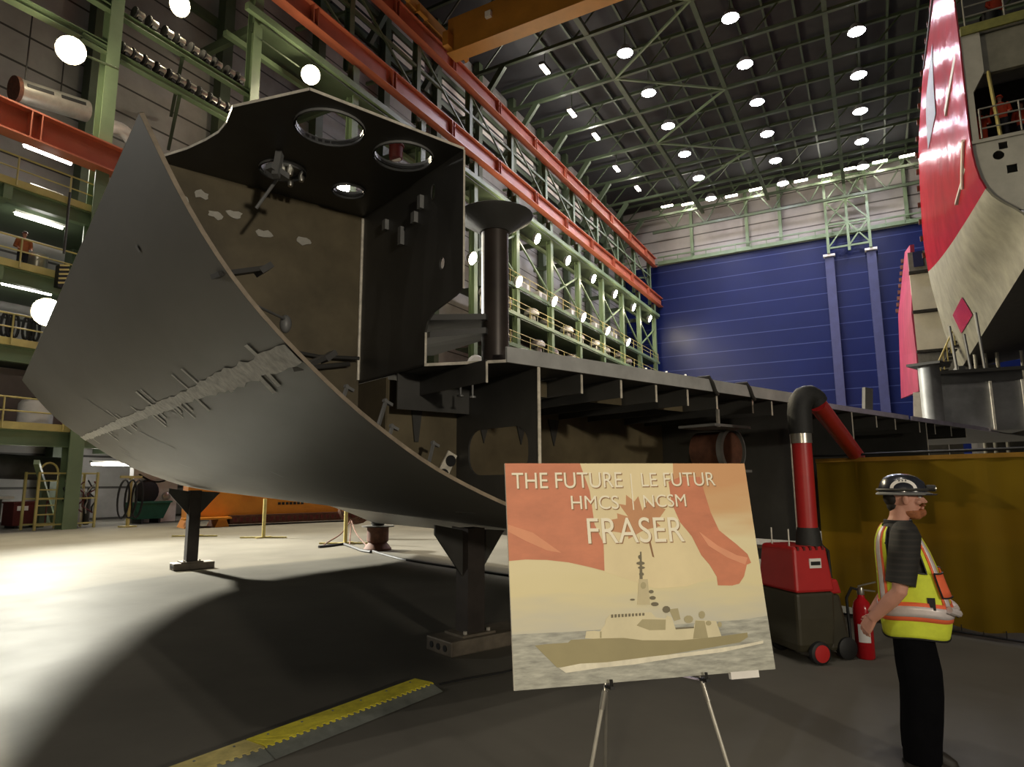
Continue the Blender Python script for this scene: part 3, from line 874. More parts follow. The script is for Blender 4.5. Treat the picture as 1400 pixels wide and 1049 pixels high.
for c_, r_, h_ in (((-.70, .39), .235, .05), ((-1.385, 1.255), .18, .1), ((-.765, 1.27), .14, .05), ((-1.355, .355), .25, .035)):
    build('hole_collar', MB().lathe([(r_, -.02), (r_, h_), (r_ + .015, h_), (r_ + .015, -.02)], (c_[0], c_[1], ZR), 30, None, False), M['plate_grey'], **HL)
# plug with small fittings in the lower left hole
c_ = build('cover_plate', MB().lathe([(.12, .03), (.13, .05), (.13, .07)], (-1.30, 1.33, ZR), 20), M['plate_grey'], **HL)
for (x, y) in ((-1.40, 1.22), (-1.34, 1.2), (-1.22, 1.25), (-1.26, 1.4)):
    build('fitting', MB().lathe([(.022, 0), (.03, .05), (.015, .09)], (x, y, ZR - .06), 10), M['silver'], c_, True)
# clamp and hook hanging under the plate
mb = MB(); mb.bar((-1.52, .95, 4.38), (-1.56, .9, 4.15), .05, .06); mb.bar((-1.62, .9, 4.22), (-1.45, .97, 4.2), .07, .05); mb.tube((-1.5, 1.02, 4.2), (-1.62, 1.15, 3.95), .014, 8)
build('plate_clamp', mb, M['plate_grey'], **HL)
# ---- longitudinal bulkhead with notch (plane t = -.37)
TB = -.37
outer = [V((TB, 0, ZR)), V((TB, 0, 3.235)), V((TB, .10, 3.2)), V((TB, .42, 3.13)), V((TB, .51, 3.07)), V((TB, .55, 2.98)), V((TB, .55, 2.69)), V((TB, SB, 2.69)), V((TB, SB, ZR))]
slot = lambda s_, z_, a, b: [V((TB, s_ + a * math.cos(2 * PI * k / 14), z_ + b * math.sin(2 * PI * k / 14))) for k in range(14)]
build('long_bulkhead', MB().holed(outer, [slot(.45, 4.2, .035, .075), slot(.30, 3.52, .04, .055)], (.018, 0, 0)), M['steel'], **HL)
mb = MB()
for a_, b_ in ((outer[0], outer[1]),): mb.add([a_ + V((0, -.004, 0)), b_ + V((0, -.004, 0)), b_ + V((.018, -.004, 0)), a_ + V((.018, -.004, 0))], [(0, 1, 2, 3)])
mb.add([outer[5] + V((-.001, -.004, 0)), outer[6] + V((-.001, -.004, 0)), outer[6] + V((.02, -.004, 0)), outer[5] + V((.02, -.004, 0))], [(0, 1, 2, 3)])
build('bulkhead_cut_edge', mb, M['steel_edge'], label='bright cut edge of the upright plate', **HL)
# small lugs and clips on this bulkhead
for (s_, z_, a, b) in ((.95, 3.95, .05, .17), (.72, 4.05, .06, .1), (.62, 4.16, .05, .12), (1.25, 4.15, .06, .1)):
    build('lug', MB().box((TB - .02, s_, z_), (.04, a, b)), M['plate_grey'], **HL)
# ---- cross bulkheads (brown grey)
lowT = [(t_, z_ + TH) for (t_, z_) in NC]
def sect(s_):
    q = [shell(i / (NU - 1), s_ / SLEN, -TH * .55) for i in range(NU)]
    return [(v.x, v.z) for v in q]
def zin(t_, s_=0.):
    lowT = sect(s_)
    for a, b in zip(lowT, lowT[1:]):
        if a[0] <= t_ <= b[0]: return a[1] + (b[1] - a[1]) * (t_ - a[0]) / (b[0] - a[0])
    return lowT[-1][1]
top = [V((-.36, SB, ZR)), V((-2.3, SB, ZR)), V((-2.57, SB, 3.86))]
bot = [V((t_, SB, z_)) for t_, z_ in sect(SB) if -2.55 < t_ < -.36] + [V((-.36, SB, zin(-.36, SB)))]
build('cross_bulkhead', MB().prism(top + bot, (0, .02, 0)), M['steel_in'], label='brown-grey end plate of the upper bay', **HL)
ts = [-.36 + (.41 + .36) * k / 6 for k in range(7)]
build('lower_bulkhead', MB().prism([V((.41, SB2, 2.66)), V((-.36, SB2, 2.66))] + [V((t_, SB2, zin(t_, SB2))) for t_ in ts], (0, .02, 0)), M['steel_in'], **HL)
ts = [.43 + (4.6 - .43) * k / 12 for k in range(13)]
build('lower_bulkhead', MB().prism([V((4.6, 1.95, 2.66)), V((.43, 1.95, 2.66))] + [V((t_, 1.95, zin(t_, 1.95))) for t_ in ts], (0, .02, 0)), M['steel_in'], **HL)
build('lower_web', MB().prism([V((TB, SB2, 2.68)), V((TB, SB + .02, 2.68)), V((TB, SB + .02, zin(TB, SB))), V((TB, SB2, zin(TB, SB2)))], (.016, 0, 0)), M['steel_in'], **HL)
# bracket toes on that bulkhead
for t_ in (1.3, 1.86, 2.4):
    build('stiffener_toe', MB().prism([V((t_ - .09, 1.93, 2.5)), V((t_ + .09, 1.93, 2.5)), V((t_ + .04, 1.93, 2.3)), V((t_ - .0, 1.93, 2.17)), V((t_ - .04, 1.93, 2.3))], (0, .018, 0)), M['steel'], **HL)
# horizontal seam pipes and clutter at the corner of the upper bay
mb = MB(); mb.path([(-1.6, SB - .03, 3.05), (-1.2, SB - .03, 2.93), (-.8, SB - .05, 2.9), (-.42, SB - .1, 2.92)], .018, 8); mb.path([(-1.3, SB - .04, 2.83), (-.9, SB - .06, 2.78), (-.5, SB - .06, 2.86)], .024, 8)
build('seam_pipe', mb, M['steel'], **HL)
build('corner_weld', MB().tube((TB - .01, SB - .01, 4.38), (TB - .01, SB - .01, 2.72), .016, 8), M['steel_edge'], **HL)
for (x, z) in ((-2.05, 4.12), (-1.78, 4.05), (-1.62, 4.1), (-1.9, 4.2), (-1.35, 3.98), (-.98, 4.0)):
    ng = [V((x + (.05 + .035 * rnd.random()) * math.cos(k * PI / 5.5), SB - .012, z + (.02 + .03 * rnd.random()) * math.sin(k * PI / 5.5))) for k in range(11)]
    build('weld_scab', MB().prism(ng, (0, .012, 0)), M['chrome'], **HL)
for (t_, s_, z_, l_) in ((-2.02, .1, 3.0, .3), (-1.45, .15, 2.48, .22)):    # bracket arms on the shell edge
    c_ = build('bracket_arm', MB().bar((t_ - .15, s_, z_ + .0), (t_ + l_ - .15, s_ + .06, z_ + .12), .1, .03), M['steel'], **HL)
    build('arm_end', MB().bar((t_ + l_ - .17, s_ + .06, z_ + .09), (t_ + l_ - .1, s_ + .06, z_ + .15), .12, .04), M['steel'], c_, True)
mb = MB(); mb.tube((-1.95, .55, 3.03), (-1.28, 1.3, 3.1), .012, 8); mb.ell((-1.28, 1.3, 3.06), (.05, .05, .08))
build('drop_cord', mb, M['plate_grey'], **HL)
for (t_, s_, z_) in ((-1.0, .9, 2.3), (-.62, .8, 1.98), (-.85, .5, 2.15), (-.2, .8, 1.85)):
    mb = MB(); mb.bar((t_, s_, z_ - .12), (t_ + .16, s_ + .1, z_ + .24), .02, .03); mb.bar((t_ + .13, s_ + .09, z_ + .23), (t_ + .22, s_ + .12, z_ + .2), .03, .025)
    build('floor_clip', mb, M['plate_grey'], **HL)
for (t_, z_) in ((-.05, 2.25),):
    build('stiffener_toe', MB().prism([V((t_ - .08, SB2 - .02, 2.6)), V((t_ + .08, SB2 - .02, 2.6)), V((t_ + .02, SB2 - .02, 2.1)), V((t_ - .02, SB2 - .02, 2.1))], (0, .018, 0)), M['steel'], **HL)
mb = MB(); mb.prism([V((.12, SB2 - .03, 1.72)), V((.24, SB2 - .03, 1.68)), V((.4, SB2 - .03, 1.98)), V((.3, SB2 - .03, 2.03))], (0, .02, 0))
c_ = build('slotted_lug', mb, M['steel_edge'], label='pale lug with two round holes', **HL)
for q in ((.24, 1.80), (.32, 1.93)):
    build('lug_hole', MB().lathe([(.055, 0), (.055, .012)], (q[0], SB2 - .045, q[1]), 16, (V((1, 0, 0)), V((0, 0, 1)), V((0, 1, 0)))), M['black'], c_, True)
# ---- deck plate with edge band and stiffeners
ZD = 2.69; TE = 17.5
deck = [V((TB, .55, ZD)), V((.05, 0, ZD)), V((TE, 0, ZD)), V((TE, 6, ZD)), V((TB, 6, ZD))]
build('deck_plate', MB().prism(deck, (0, 0, .02)), M['steel'], **HL)
build('deck_edge_band', MB().box(((.06 + 4.78) / 2, -.012, ZD + .065), (4.72, .024, .13)), mat('pale_flat_bar', (190, 190, 186), .5, .1, .2, 3.), label='pale grey flat bar along the deck edge', **HL)
build('deck_cut_edge', MB().bar((TB, .545, ZD + .01), (.06, -.006, ZD + .01), .012, .024), M['steel_edge'], **HL)
build('deck_edge_strip', MB().bar((5.6, -.015, ZD + .03), (8.4, -.015, ZD + .03), .03, .07), M['lilac'], label='pale lilac strip on the deck edge', **HL)
build('deck_edge_strip', MB().bar((8.55, -.015, ZD + .03), (13.2, -.015, ZD + .03), .03, .07), M['lilac'], label='pale lilac strip on the deck edge', **HL)
for t_ in (.935, 1.465, 1.99, 2.51, 3.04, 3.77, 4.2, 7.2, 7.9, 8.9, 9.6, 10.4, 11.2):
    g = build('deck_stiffener', MB().box((t_, 1.0, ZD - .09), (.016, 2.0, .18)), M['steel'], **HL)
    build('stiffener_end', MB().box((t_, -.004, ZD - .1), (.022, .008, .17)), M['steel_edge'], g, True)
g = build('deck_stiffener', MB().box((-.134, .62, ZD - .09), (.016, 1.24, .18)), M['steel'], **HL)
build('stiffener_end', MB().box((-.134, -.004, ZD - .1), (.018, .008, .17)), M['steel_edge'], g, True)
build('cross_web', MB().box((.02, 1.0, ZD - .16), (.78, .018, .32)), M['steel'], **HL)
for t_ in (.0, .13):
    build('hanger_bolt', MB().lathe([(.01, .12), (.01, .02), (.03, .015), (.03, 0)], (t_, .55, 2.46), 10), M['plate_grey'], **HL)
for t_ in (.67, 1.73, 2.78):
    build('bay_panel', MB().box((t_, .45, ZD - .1), (.5, .016, .15)), M['steel_in'], **HL)
# girder with rounded lightening hole (plane t = .41)
TG = .41
zz = zin(TG) + .004
outer = [V((TG, 0, ZD - .005)), V((TG, SB2, ZD - .005)), V((TG, SB2, zz)), V((TG, 0, zz))]
def rrect(s0, s1, z0, z1, r, n=6):
    out = []
    for (cx, cz, a0) in ((s1 - r, z1 - r, 0), (s0 + r, z1 - r, PI / 2), (s0 + r, z0 + r, PI), (s1 - r, z0 + r, 1.5 * PI)):
        for k in range(n + 1):
            a = a0 + PI / 2 * k / n; out.append(V((TG, cx + r * math.cos(a), cz + r * math.sin(a))))
    return out
build('web_girder', MB().holed(outer, [rrect(.13, 1.0, 1.79, 2.21, .17)], (.018, 0, 0)), M['steel'], label='girder plate with a rounded opening', **HL)
build('girder_cut_edge', MB().box((TG + .009, -.004, (zz + ZD) / 2), (.03, .008, ZD - zz)), M['steel_edge'], **HL)
for t_, w_ in ((4.6, .022), (6.38, .02), (9.2, .02)):
    g = build('web_girder', MB().box((t_, 1.3, (1.0 + ZD) / 2), (.018, 2.6, ZD - 1.0)), M['steel'], **HL)
    build('girder_cut_edge', MB().box((t_, -.004, (1.0 + ZD) / 2), (w_, .008, ZD - 1.0)), M['steel_edge'], g, True)
# inner bottom floor behind: closes the bays towards the right
build('end_bulkhead', MB().box((9.6, 2.6, 1.9), (10, .02, 1.58)), M['steel'], **HL)
# drum-shaped flange at the right end of the bays
AX = (V((1, 0, 0)), V((0, 0, 1)), V((0, -1, 0)))
c_ = build('round_flange', MB().lathe([(.24, -.45), (.235, .0), (.21, .02), (.06, .02)], (4.0, .45, 2.1), 30, AX), M['rust'], label='rusty drum-shaped flange', **HL)
build('flange_rim', MB().lathe([(.24, -.05), (.275, -.04), (.275, .03), (.24, .04)], (4.0, .45, 2.1), 30, AX, False), M['plate_grey'], c_, True)
build('flange_ledge', MB().box((3.62, .42, 2.36), (.75, .5, .03)), M['plate_grey'], c_, True)
build('flange_ledge', MB().box((3.7, .42, 1.84), (.7, .4, .03)), M['plate_grey'], c_, True)
build('flange_lug', MB().box((3.36, .2, 2.44), (.03, .03, .2)), M['chrome'], c_, True)
# stiffener wings on the far side of the notch
for (z_, up_) in ((3.13, .02), (2.98, .05)):
    mb = MB().prism([V((TB + .02, .5, z_)), V((TB + .02, 1.5, z_)), V((.1, 1.15, z_)), V((.2, .35, z_ + up_)), V((.05, .25, z_ + up_))], (0, 0, -.05))
    build('wing_bracket', mb, M['steel'], **HL)
# ---- flared pipe post standing on the deck
pc = V((.205, .32, 0))
c_ = build('vent_post', MB().lathe([(.12, ZD + .02), (.12, 3.97)], pc, 28), mat('dark_post_steel', (64, 56, 50), .4, .25, .3, 3, .04), **HL)
build('flared_cap', MB().lathe([(.135, 3.93), (.16, 3.95), (.33, 4.06), (.345, 4.085), (.33, 4.095), (.1, 4.14)], pc, 28), M['steel'], c_, True)
build('base_bracket', MB().box((.40, .18, ZD + .1), (.07, .05, .17)), M['white'], c_, True)
# small bits that sit on the deck edge
for (t_, h_) in ((2.95, .16), (3.7, .17)):
    mb = MB(); mb.path([(t_ - .1, .10, ZD + .15), (t_ - .06, -.02, ZD + .155), (t_ - .03, -.04, ZD + .09), (t_ + .01, -.045, ZD), (t_ + .06, -.04, ZD - .03)], .022, 8)
    build('edge_clamp', mb, M['gdark'], **HL)
for (t0, t1, h_) in ((2.3, 3.1, .14),):
    g = build('saddle_plate', MB().prism([V((t0, .7, ZD + .02)), V((t1, .7, ZD + .02)), V((t1 - .12, .7, ZD + .02 + h_)), V((t0 + .25, .7, ZD + .02 + h_))], (0, .5, 0)), M['plate_grey'], **HL)
    build('saddle_rim', MB().bar((t0 + .22, .69, ZD + .03 + h_), (t1 - .1, .69, ZD + .03 + h_), .05, .025), M['steel_edge'], g, True)
build('angled_plate', MB().prism([V((1.95, .5, ZD + .02)), V((2.5, .5, ZD + .02)), V((2.62, .5, ZD + .1)), V((2.15, .5, ZD + .08))], (0, .4, 0)), M['plate_grey'], **HL)
build('angled_plate', MB().prism([V((5.9, .5, ZD + .02)), V((7.2, .5, ZD + .02)), V((6.9, .5, ZD + .14)), V((6.0, .5, ZD + .12))], (0, .3, 0)), M['plate_grey'], **HL)
# small scaffold frame on the deck
sc = thing('scaffold_frame', 'small pale scaffold frame standing on the steel deck beside the black hose elbow', 'scaffold', H(3.3, 1.3, ZD + .02))
for t_ in (3.1, 3.5, 3.9, 4.25):
    for s_ in (1.0, 1.8):
        build('upright', MB().tube(H(t_, s_, ZD + .02), H(t_, s_, ZD + .42), .014, 6), M['silver'], sc)
for z_ in (.16, .30):
    for s_ in (1.0, 1.8):
        build('ledger', MB().tube(H(2.85, s_, ZD + z_), H(4.5, s_, ZD + z_), .013, 6), M['silver'], sc)
build('board', MB().box(H(3.6, 1.4, ZD + .2), (1.1, .6, .03), (HT, HA, V((0, 0, 1)))), M['plate_grey'], sc)
build('tray', MB().box(H(3.4, 1.3, ZD + .27), (.55, .3, .12), (HT, HA, V((0, 0, 1)))), M['gdark'], sc)
# parts and equipment that sit on the deck, between the post and the blue door
for (t_, s_, w, k) in ((.95, 1.6, 'pale round valve on the deck nearest the flared post', 0), (1.75, 1.9, 'pale round valve on the deck, right of the red box', 1)):
    c_ = H(t_, s_, ZD + .02)
    t = thing('valve', w, 'valve', c_)
    build('body', MB().lathe([(.09, 0), (.09, .12), (.05, .16), (.05, .2)], c_, 14), M['silver'], t)
    build('wheel', MB().lathe([(.12, -.02), (.14, 0), (.12, .03)], c_ + V((0, 0, .26)), 18, (HT, V((0, 0, 1)), -HA)), M['white'], t)
c_ = H(1.5, 1.3, ZD + .02)
t = thing('junction_box', 'dark red open steel box on the deck under the far lamps', 'box', c_, HROT)
build('frame', MB().holed([H(1.28, 1.3, ZD + .02), H(1.72, 1.3, ZD + .02), H(1.72, 1.3, ZD + .3), H(1.28, 1.3, ZD + .3)], [[H(1.36, 1.3, ZD + .07), H(1.64, 1.3, ZD + .07), H(1.64, 1.3, ZD + .22), H(1.36, 1.3, ZD + .22)]], HA * .3), M['rust'], t)
build('top_plate', MB().box(H(1.5, 1.45, ZD + .31), (.5, .34, .02), (HT, HA, V((0, 0, 1)))), M['dkred'], t)
# post and grey steel box further right on the deck
c_ = H(11.5, .6, ZD + .02)
t = thing('support_post', 'round grey steel post on the deck under the red hull', 'post', c_)
build('tube', MB().lathe([(.19, 0), (.19, 1.28)], c_, 24), M['plate_grey'], t)
build('cap_plate', MB().box(c_ + V((0, 0, 1.3)), (.6, .6, .05), (HT, HA, V((0, 0, 1)))), M['steel'], t)
BO = H(12.25, .75, ZD + .02); BX = V((math.cos(YAW - .42), math.sin(YAW - .42), 0)); BY = V((-BX.y, BX.x, 0))
def HB(mb, x0, x1, y0, y1, z0, z1): return mb.box(BO + BX * (x0 + x1) / 2 + BY * (y0 + y1) / 2 + V((0, 0, (z0 + z1) / 2)), (x1 - x0, y1 - y0, z1 - z0), (BX, BY, V((0, 0, 1))))
t = thing('steel_box_unit', 'grey ribbed steel box unit on the deck right of the round post', 'steel unit', BO)
build('body', HB(MB(), 0, 1.5, 0, 1.2, 0, 1.25), M['plate_grey'], t)
build('top_flange', HB(MB(), -.05, 1.55, -.05, 1.25, 1.2, 1.27), M['gdark'], t)
build('upper_band', HB(MB(), 0, 1.5, -.02, 0, 1.0, 1.2), M['steel'], t)
for x in (.02, .95, 1.48): build('rib', HB(MB(), x - .02, x + .02, -.04, 0, 0, 1.0), M['steel_edge'], t)
build('lifting_eye', HB(MB(), .5, .62, .3, .33, 1.27, 1.4), M['steel'], t)
for (x, h_) in ((.55, 1.1), (.8, .9), (1.05, 1.35)): build('upright_rod', MB().tube(BO + BX * x + BY * .7 + V((0, 0, 1.25)), BO + BX * (x - .06) + BY * .7 + V((0, 0, 1.25 + h_)), .03, 8), M['silver'], t)
c_ = H(8.05, .5, ZD + .02)
tag(build('leaning_plate', MB().prism([c_, c_ + HT * .3, c_ + HT * .42 + V((0, 0, .55)), c_ + HT * .12 + V((0, 0, .55))], HA * .05), M['silver'], loc=c_), 'shiny bent plate strip on the deck under the far red hull', 'plate')

# ---- supports
def support(label, foot, top, span, padL, padW, padH, off=.15):
    """foot on floor, gusset spreads along HT"""
    fx, fy = foot
    o = V((fx, fy, 0)); t = thing('hull_support', label, 'support', o, HROT)
    q = lambda a, b, z: o + HT * a + HA * b + V((0, 0, z))
    bx = lambda mb, c, s: mb.box(q(*c), s, (HT, HA, V((0, 0, 1))))
    pd = build('pad', bx(MB(), (off, 0, padH / 2), (padL, padW, padH)), M['pad'], t, bevel=.015)
    for k in (-1, 0, 1):
        build('pad_hole', MB().lathe([(.032, 0), (.032, .012)], q(off - padL / 2 - .006, k * padW * .27, padH / 2), 16, (HA, V((0, 0, 1)), HT)), M['black'], pd)
    build('sole_plate', bx(MB(), (0, 0, padH + .012), (.42, .34, .024)), M['pad'], t)
    for s_ in (-1, 1): build('bolt', MB().lathe([(.022, 0), (.022, .03)], q(.15 * s_, -.12, padH + .024), 6), M['chrome'], t)
    build('column', bx(MB(), (0, 0, (padH + top) / 2), (.22, .22, top - padH)), mat('support_steel', (52, 46, 42), .6, .1, .3, 4, .05), t)
    for s_ in (-1, 1):
        build('gusset', MB().prism([q(s_ * .11, -.012, top - .02), q(s_ * span, -.012, top + (.05 if s_ < 0 else -.06)), q(s_ * span, -.012, top - .05), q(s_ * .11, -.012, top - .5)], HA * .024), M['steel'], t)
    build('gusset', MB().prism([q(-.012, .11, top - .02), q(-.012, .34, top), q(-.012, .34, top - .05), q(-.012, .11, top - .5)], HT * .024), M['steel'], t)
    return t


support('nearest hull support column on a pad with three holes, left of the sign', (-3.90, 6.12), 1.24, .46, 1.1, .46, .15)
support('thin hull support with flared top on the bright floor at the far left', (-12.55, 8.95), 1.6, .5, .78, .36, .14, .04)
o = V((-11.55, 13.62, 0))
t = thing('jack_stand', 'short rusty jack post under the keel on the bright floor', 'jack', o)
build('drum', MB().lathe([(.36, 0), (.36, .05), (.24, .2), (.28, .24), (.28, .6)], o, 20), M['rust'], t)
build('cap_plate', MB().lathe([(.42, .6), (.42, .63)], o, 20), M['gdark'], t)
build('screw_head', MB().lathe([(.15, .63), (.18, .68), (.2, .715)], o, 16), M['gdark'], t)
# ================================================================== SHIP BLOCKS ON THE RIGHT
V = Vector
Y1, Y2 = 27.0, 55.0
sb = thing('ship_block', 'tall glossy red ship block with a grey open end, at the right edge', 'ship section', (4.5, Y1, 9.5))
NB = [(3.75, 26.), (3.86, 20.), (3.87, 17.8), (3.86, 15.75), (3.84, 14.6), (3.83, 13.5), (3.9, 12.5), (4.1, 11.7), (4.5, 11.15), (5.05, 10.85), (5.3, 10.3), (5.42, 9.6)]
FB = [(6.6, 38.), (5.4, 32.), (4.65, 26.5), (4.42, 22.), (4.34, 19.), (4.5, 16.), (4.85, 13.5), (5.1, 11.8), (5.35, 10.6), (5.6, 9.9), (5.75, 9.4)]
NB2, FB2 = smooth(resample(NB, 44), 2), smooth(resample(FB, 44), 2)


def rs(u, v):
    i = u * 43; k = min(int(i), 42); f = i - k
    a = [NB2[k][c] + (NB2[k + 1][c] - NB2[k][c]) * f for c in (0, 1)]; b = [FB2[k][c] + (FB2[k + 1][c] - FB2[k][c]) * f for c in (0, 1)]
    return V((a[0] + (b[0] - a[0]) * v, Y1 + (Y2 - Y1) * v, a[1] + (b[1] - a[1]) * v))


def patch(u0, u1, v0, v1, nu, nv, off=0., u0b=None, u1b=None):
    mb = MB(); g = []
    for j in range(nv + 1):
        v = v0 + (v1 - v0) * j / nv; r0 = u0 + ((u0 if u0b is None else u0b) - u0) * j / nv; r1 = u1 + ((u1 if u1b is None else u1b) - u1) * j / nv
        row = [rs(r0 + (r1 - r0) * i / nu, v) for i in range(nu + 1)]
        g.append([p + V((-off, -0, -off * .5)) for p in row])
    for j in range(nv):
        for i in range(nu):
            o = len(mb.v); mb.v += [g[j][i], g[j][i + 1], g[j + 1][i + 1], g[j + 1][i]]; mb.f.append((o, o + 1, o + 2, o + 3))
    mb.smooth = True
    bmx = mb
    return bmx


US = .84
mb = MB(); rg = []
for j in range(13):
    v = j / 12
    o_ = [rs(US * i / 30 * (1 - .12 * v), v) for i in range(31)]
    rg.append(o_ + [p + V((.05, 0, .02)) for p in reversed(o_)])
mb.loft(rg); mb.smooth = True
wave = mat('red_hull_gloss', (146, 24, 38), .2, 0, .2, .5, .0, 0, None, 5, .3)
_nt = wave.node_tree; _b = _nt.nodes['Principled BSDF']
_w = _nt.nodes.new('ShaderNodeTexNoise'); _w.inputs['Scale'].default_value = .8; _w.inputs['Detail'].default_value = 1
_tc = _nt.nodes.new('ShaderNodeTexCoord'); _bp = _nt.nodes.new('ShaderNodeBump'); _bp.inputs['Strength'].default_value = .5; _bp.inputs['Distance'].default_value = .12
_nt.links.new(_tc.outputs['Object'], _w.inputs['Vector']); _nt.links.new(_w.outputs['Fac'], _bp.inputs['Height']); _nt.links.new(_bp.outputs['Normal'], _b.inputs['Normal'])
satin(wave, .13, .2, (1, .9, .92))
build('shell_red', mb, wave, sb)
mb = MB(); rg = []
for j in range(13):
    v = j / 12; u0 = US * (1 - .12 * v)
    o_ = [rs(u0 + (1 - u0) * i / 16, v) for i in range(17)]
    rg.append(o_ + [p + V((.05, 0, .05)) for p in reversed(o_)])
mb.loft(rg); mb.smooth = True
build('shell_bottom', mb, M['shipgrey2'], sb, label='unpainted grey-brown bottom plating')
k0, k1 = V((NB2[-1][0], Y1, NB2[-1][1])), V((FB2[-1][0], Y2, FB2[-1][1]))
build('flat_bottom', MB().prism([k0, k0 + V((4.5, 0, .6)), k1 + V((4.5, 0, .6)), k1], (0, 0, .06)), M['gdark'], sb, label='dark flat bottom plating')  # unlit underside: its shade is put into the dark plate colour
build('side_shell', MB().prism([k0 + V((4.5, 0, .6)), k0 + V((4.5, 0, 9)), k1 + V((4.5, 0, 20)), k1 + V((4.5, 0, .6))], (.06, 0, 0)), M['gdark'], sb)
m_ = patch(.9, .95, .55, .75, 4, 4, .04); build('touch_up_patch', m_, M['red_hull'], sb)
m_ = patch(.3, .48, .38, .62, 8, 6, .04, .36, .5); build('grey_strake', m_, mat('blue_grey_strake', (96, 98, 110), .6), sb, label='long pale blue-grey unpainted strake')
# weld line, brackets along the leading edge
for j in range(16):
    p = rs(.02 + .045 * j, 1.0); build('edge_bracket', MB().box(p + V((-.08, .1, 0)), (.2, .25, .35)), M['rust'], sb)
mb = MB(); mb.path([rs(.70 + .01 * k, .04 + .012 * k) + V((-.05, 0, -.03)) for k in range(8)], .06, 6); build('pale_wire', mb, M['white'], sb)
mb = MB(); mb.path([rs(.2 + .004 * k, .1 * k) + V((-.05, 0, -.03)) for k in range(9)], .06, 6); build('dark_cable', mb, M['black'], sb)
# open end face: grey bulkhead plates, two decks, recess
face = [V((p[0] + .02, Y1 + .05, p[1])) for p in NB2 if 10.88 < p[1] < 13.45] + [V((5.1, Y1 + .05, 10.86)), V((8.5, Y1 + .05, 10.6))]
circle = lambda x, z, r: [V((x + r * math.cos(2 * PI * k / 20), Y1 + .05, z + r * math.sin(2 * PI * k / 20))) for k in range(20)]
sq = lambda x, z, a: [V((x - a, Y1 + .05, z - a)), V((x + a, Y1 + .05, z - a)), V((x + a, Y1 + .05, z + a)), V((x - a, Y1 + .05, z + a))]
mb = MB().holed([V((3.83, Y1 + .05, 13.55)), V((8.5, Y1 + .05, 13.55))] + face[::-1], [circle(4.62, 12.98, .17), sq(4.95, 12.4, .15), sq(4.78, 13.3, .13), sq(6.4, 12.6, .3)], (0, .06, 0))
build('end_plate', mb, M['shipgrey'], sb, label='pale grey end plate with round and square openings')
build('deck', MB().box((6.2, Y1 + 3, 13.62), (4.6, 6, .12)), M['shipgrey'], sb)
build('deck', MB().box((6.2, Y1 + 3, 17.9), (4.6, 6, .3)), M['shipgrey'], sb)
build('deck_edge', MB().box((6.2, Y1 - .02, 17.92), (4.5, .1, .34)), mat('olive_deck_edge', (128, 128, 66), .6), sb, label='yellow-green deck edge')
build('deck_beam', MB().box((6.2, Y1 + .2, 16.9), (4.5, .2, 1.5)), M['shipgrey2'], sb)
build('end_post', MB().prism([V((3.92, Y1 + .02, 13.6)), V((4.12, Y1 + .02, 13.6)), V((4.12, Y1 + .02, 15.5)), V((4.5, Y1 + .02, 16.2)), V((4.5, Y1 + .02, 17.8)), V((3.92, Y1 + .02, 17.8))], (0, .3, 0)), M['shipgrey'], sb)
build('inner_wall', MB().box((6.4, Y1 + 4, 15.6), (4.4, .1, 4)), M['gdark'], sb)
build('strut', MB().tube((4.62, Y1 + .1, 16.2), (4.75, Y1 + .1, 13.65), .06, 8), M['yellow'], sb)


def rail2(label, z, x0, x1, m):
    t = thing('guard_rail', label, 'railing', (x0, Y1 - .05, z))
    for h_ in (.35, .75, 1.1): build('rail', MB().tube((x0, Y1 - .05, z + h_), (x1, Y1 - .05, z + h_), .028, 8), m, t)
    for k in range(4):
        X = x0 + (x1 - x0) * k / 3; build('post', MB().tube((X, Y1 - .05, z), (X, Y1 - .05, z + 1.1), .03, 8), m, t)


rail2('pipe guard rail in front of the people in orange coveralls', 13.68, 4.2, 7.6, M['duct'])
rail2('pipe guard rail on the upper grey deck at the top right', 18.08, 4.1, 7.6, M['duct'])
M['cream_plate'] = mat('cream_ship_plate', (232, 226, 208), .55, 0, .1, .6)
# farther ship block beyond the red one
Y3, Y4 = 62.0, 84.0
q0 = onY(1244, 335, Y3); q1 = onY(1249, 430, Y3); q2 = onY(1256, 535, Y3); r0 = onY(1237, 345, Y4); r1 = onY(1228, 430, Y4); r2 = onY(1232, 545, Y4)
sb2 = thing('ship_block', 'small distant ship block with pink side and cream end plates, before the blue door', 'ship section', (q1.x, Y3, q2.z))
mb = MB(); n_ = [q0, q0.lerp(q1, .5), q1 + V((-.15, 0, 0)), q1.lerp(q2, .5), q2]; f_ = [r0, r0.lerp(r1, .5), r1, r1.lerp(r2, .5), r2]
mb.loft([n_ + [p + V((.3, 0, 0)) for p in reversed(n_)], f_ + [p + V((.3, 0, 0)) for p in reversed(f_)]]); build('side_shell', mb, mat('pink_red_primer', (150, 48, 76), .5, 0, .25, .4), sb2)
zt, zb = q0.z, q2.z; x0 = q1.x + .1
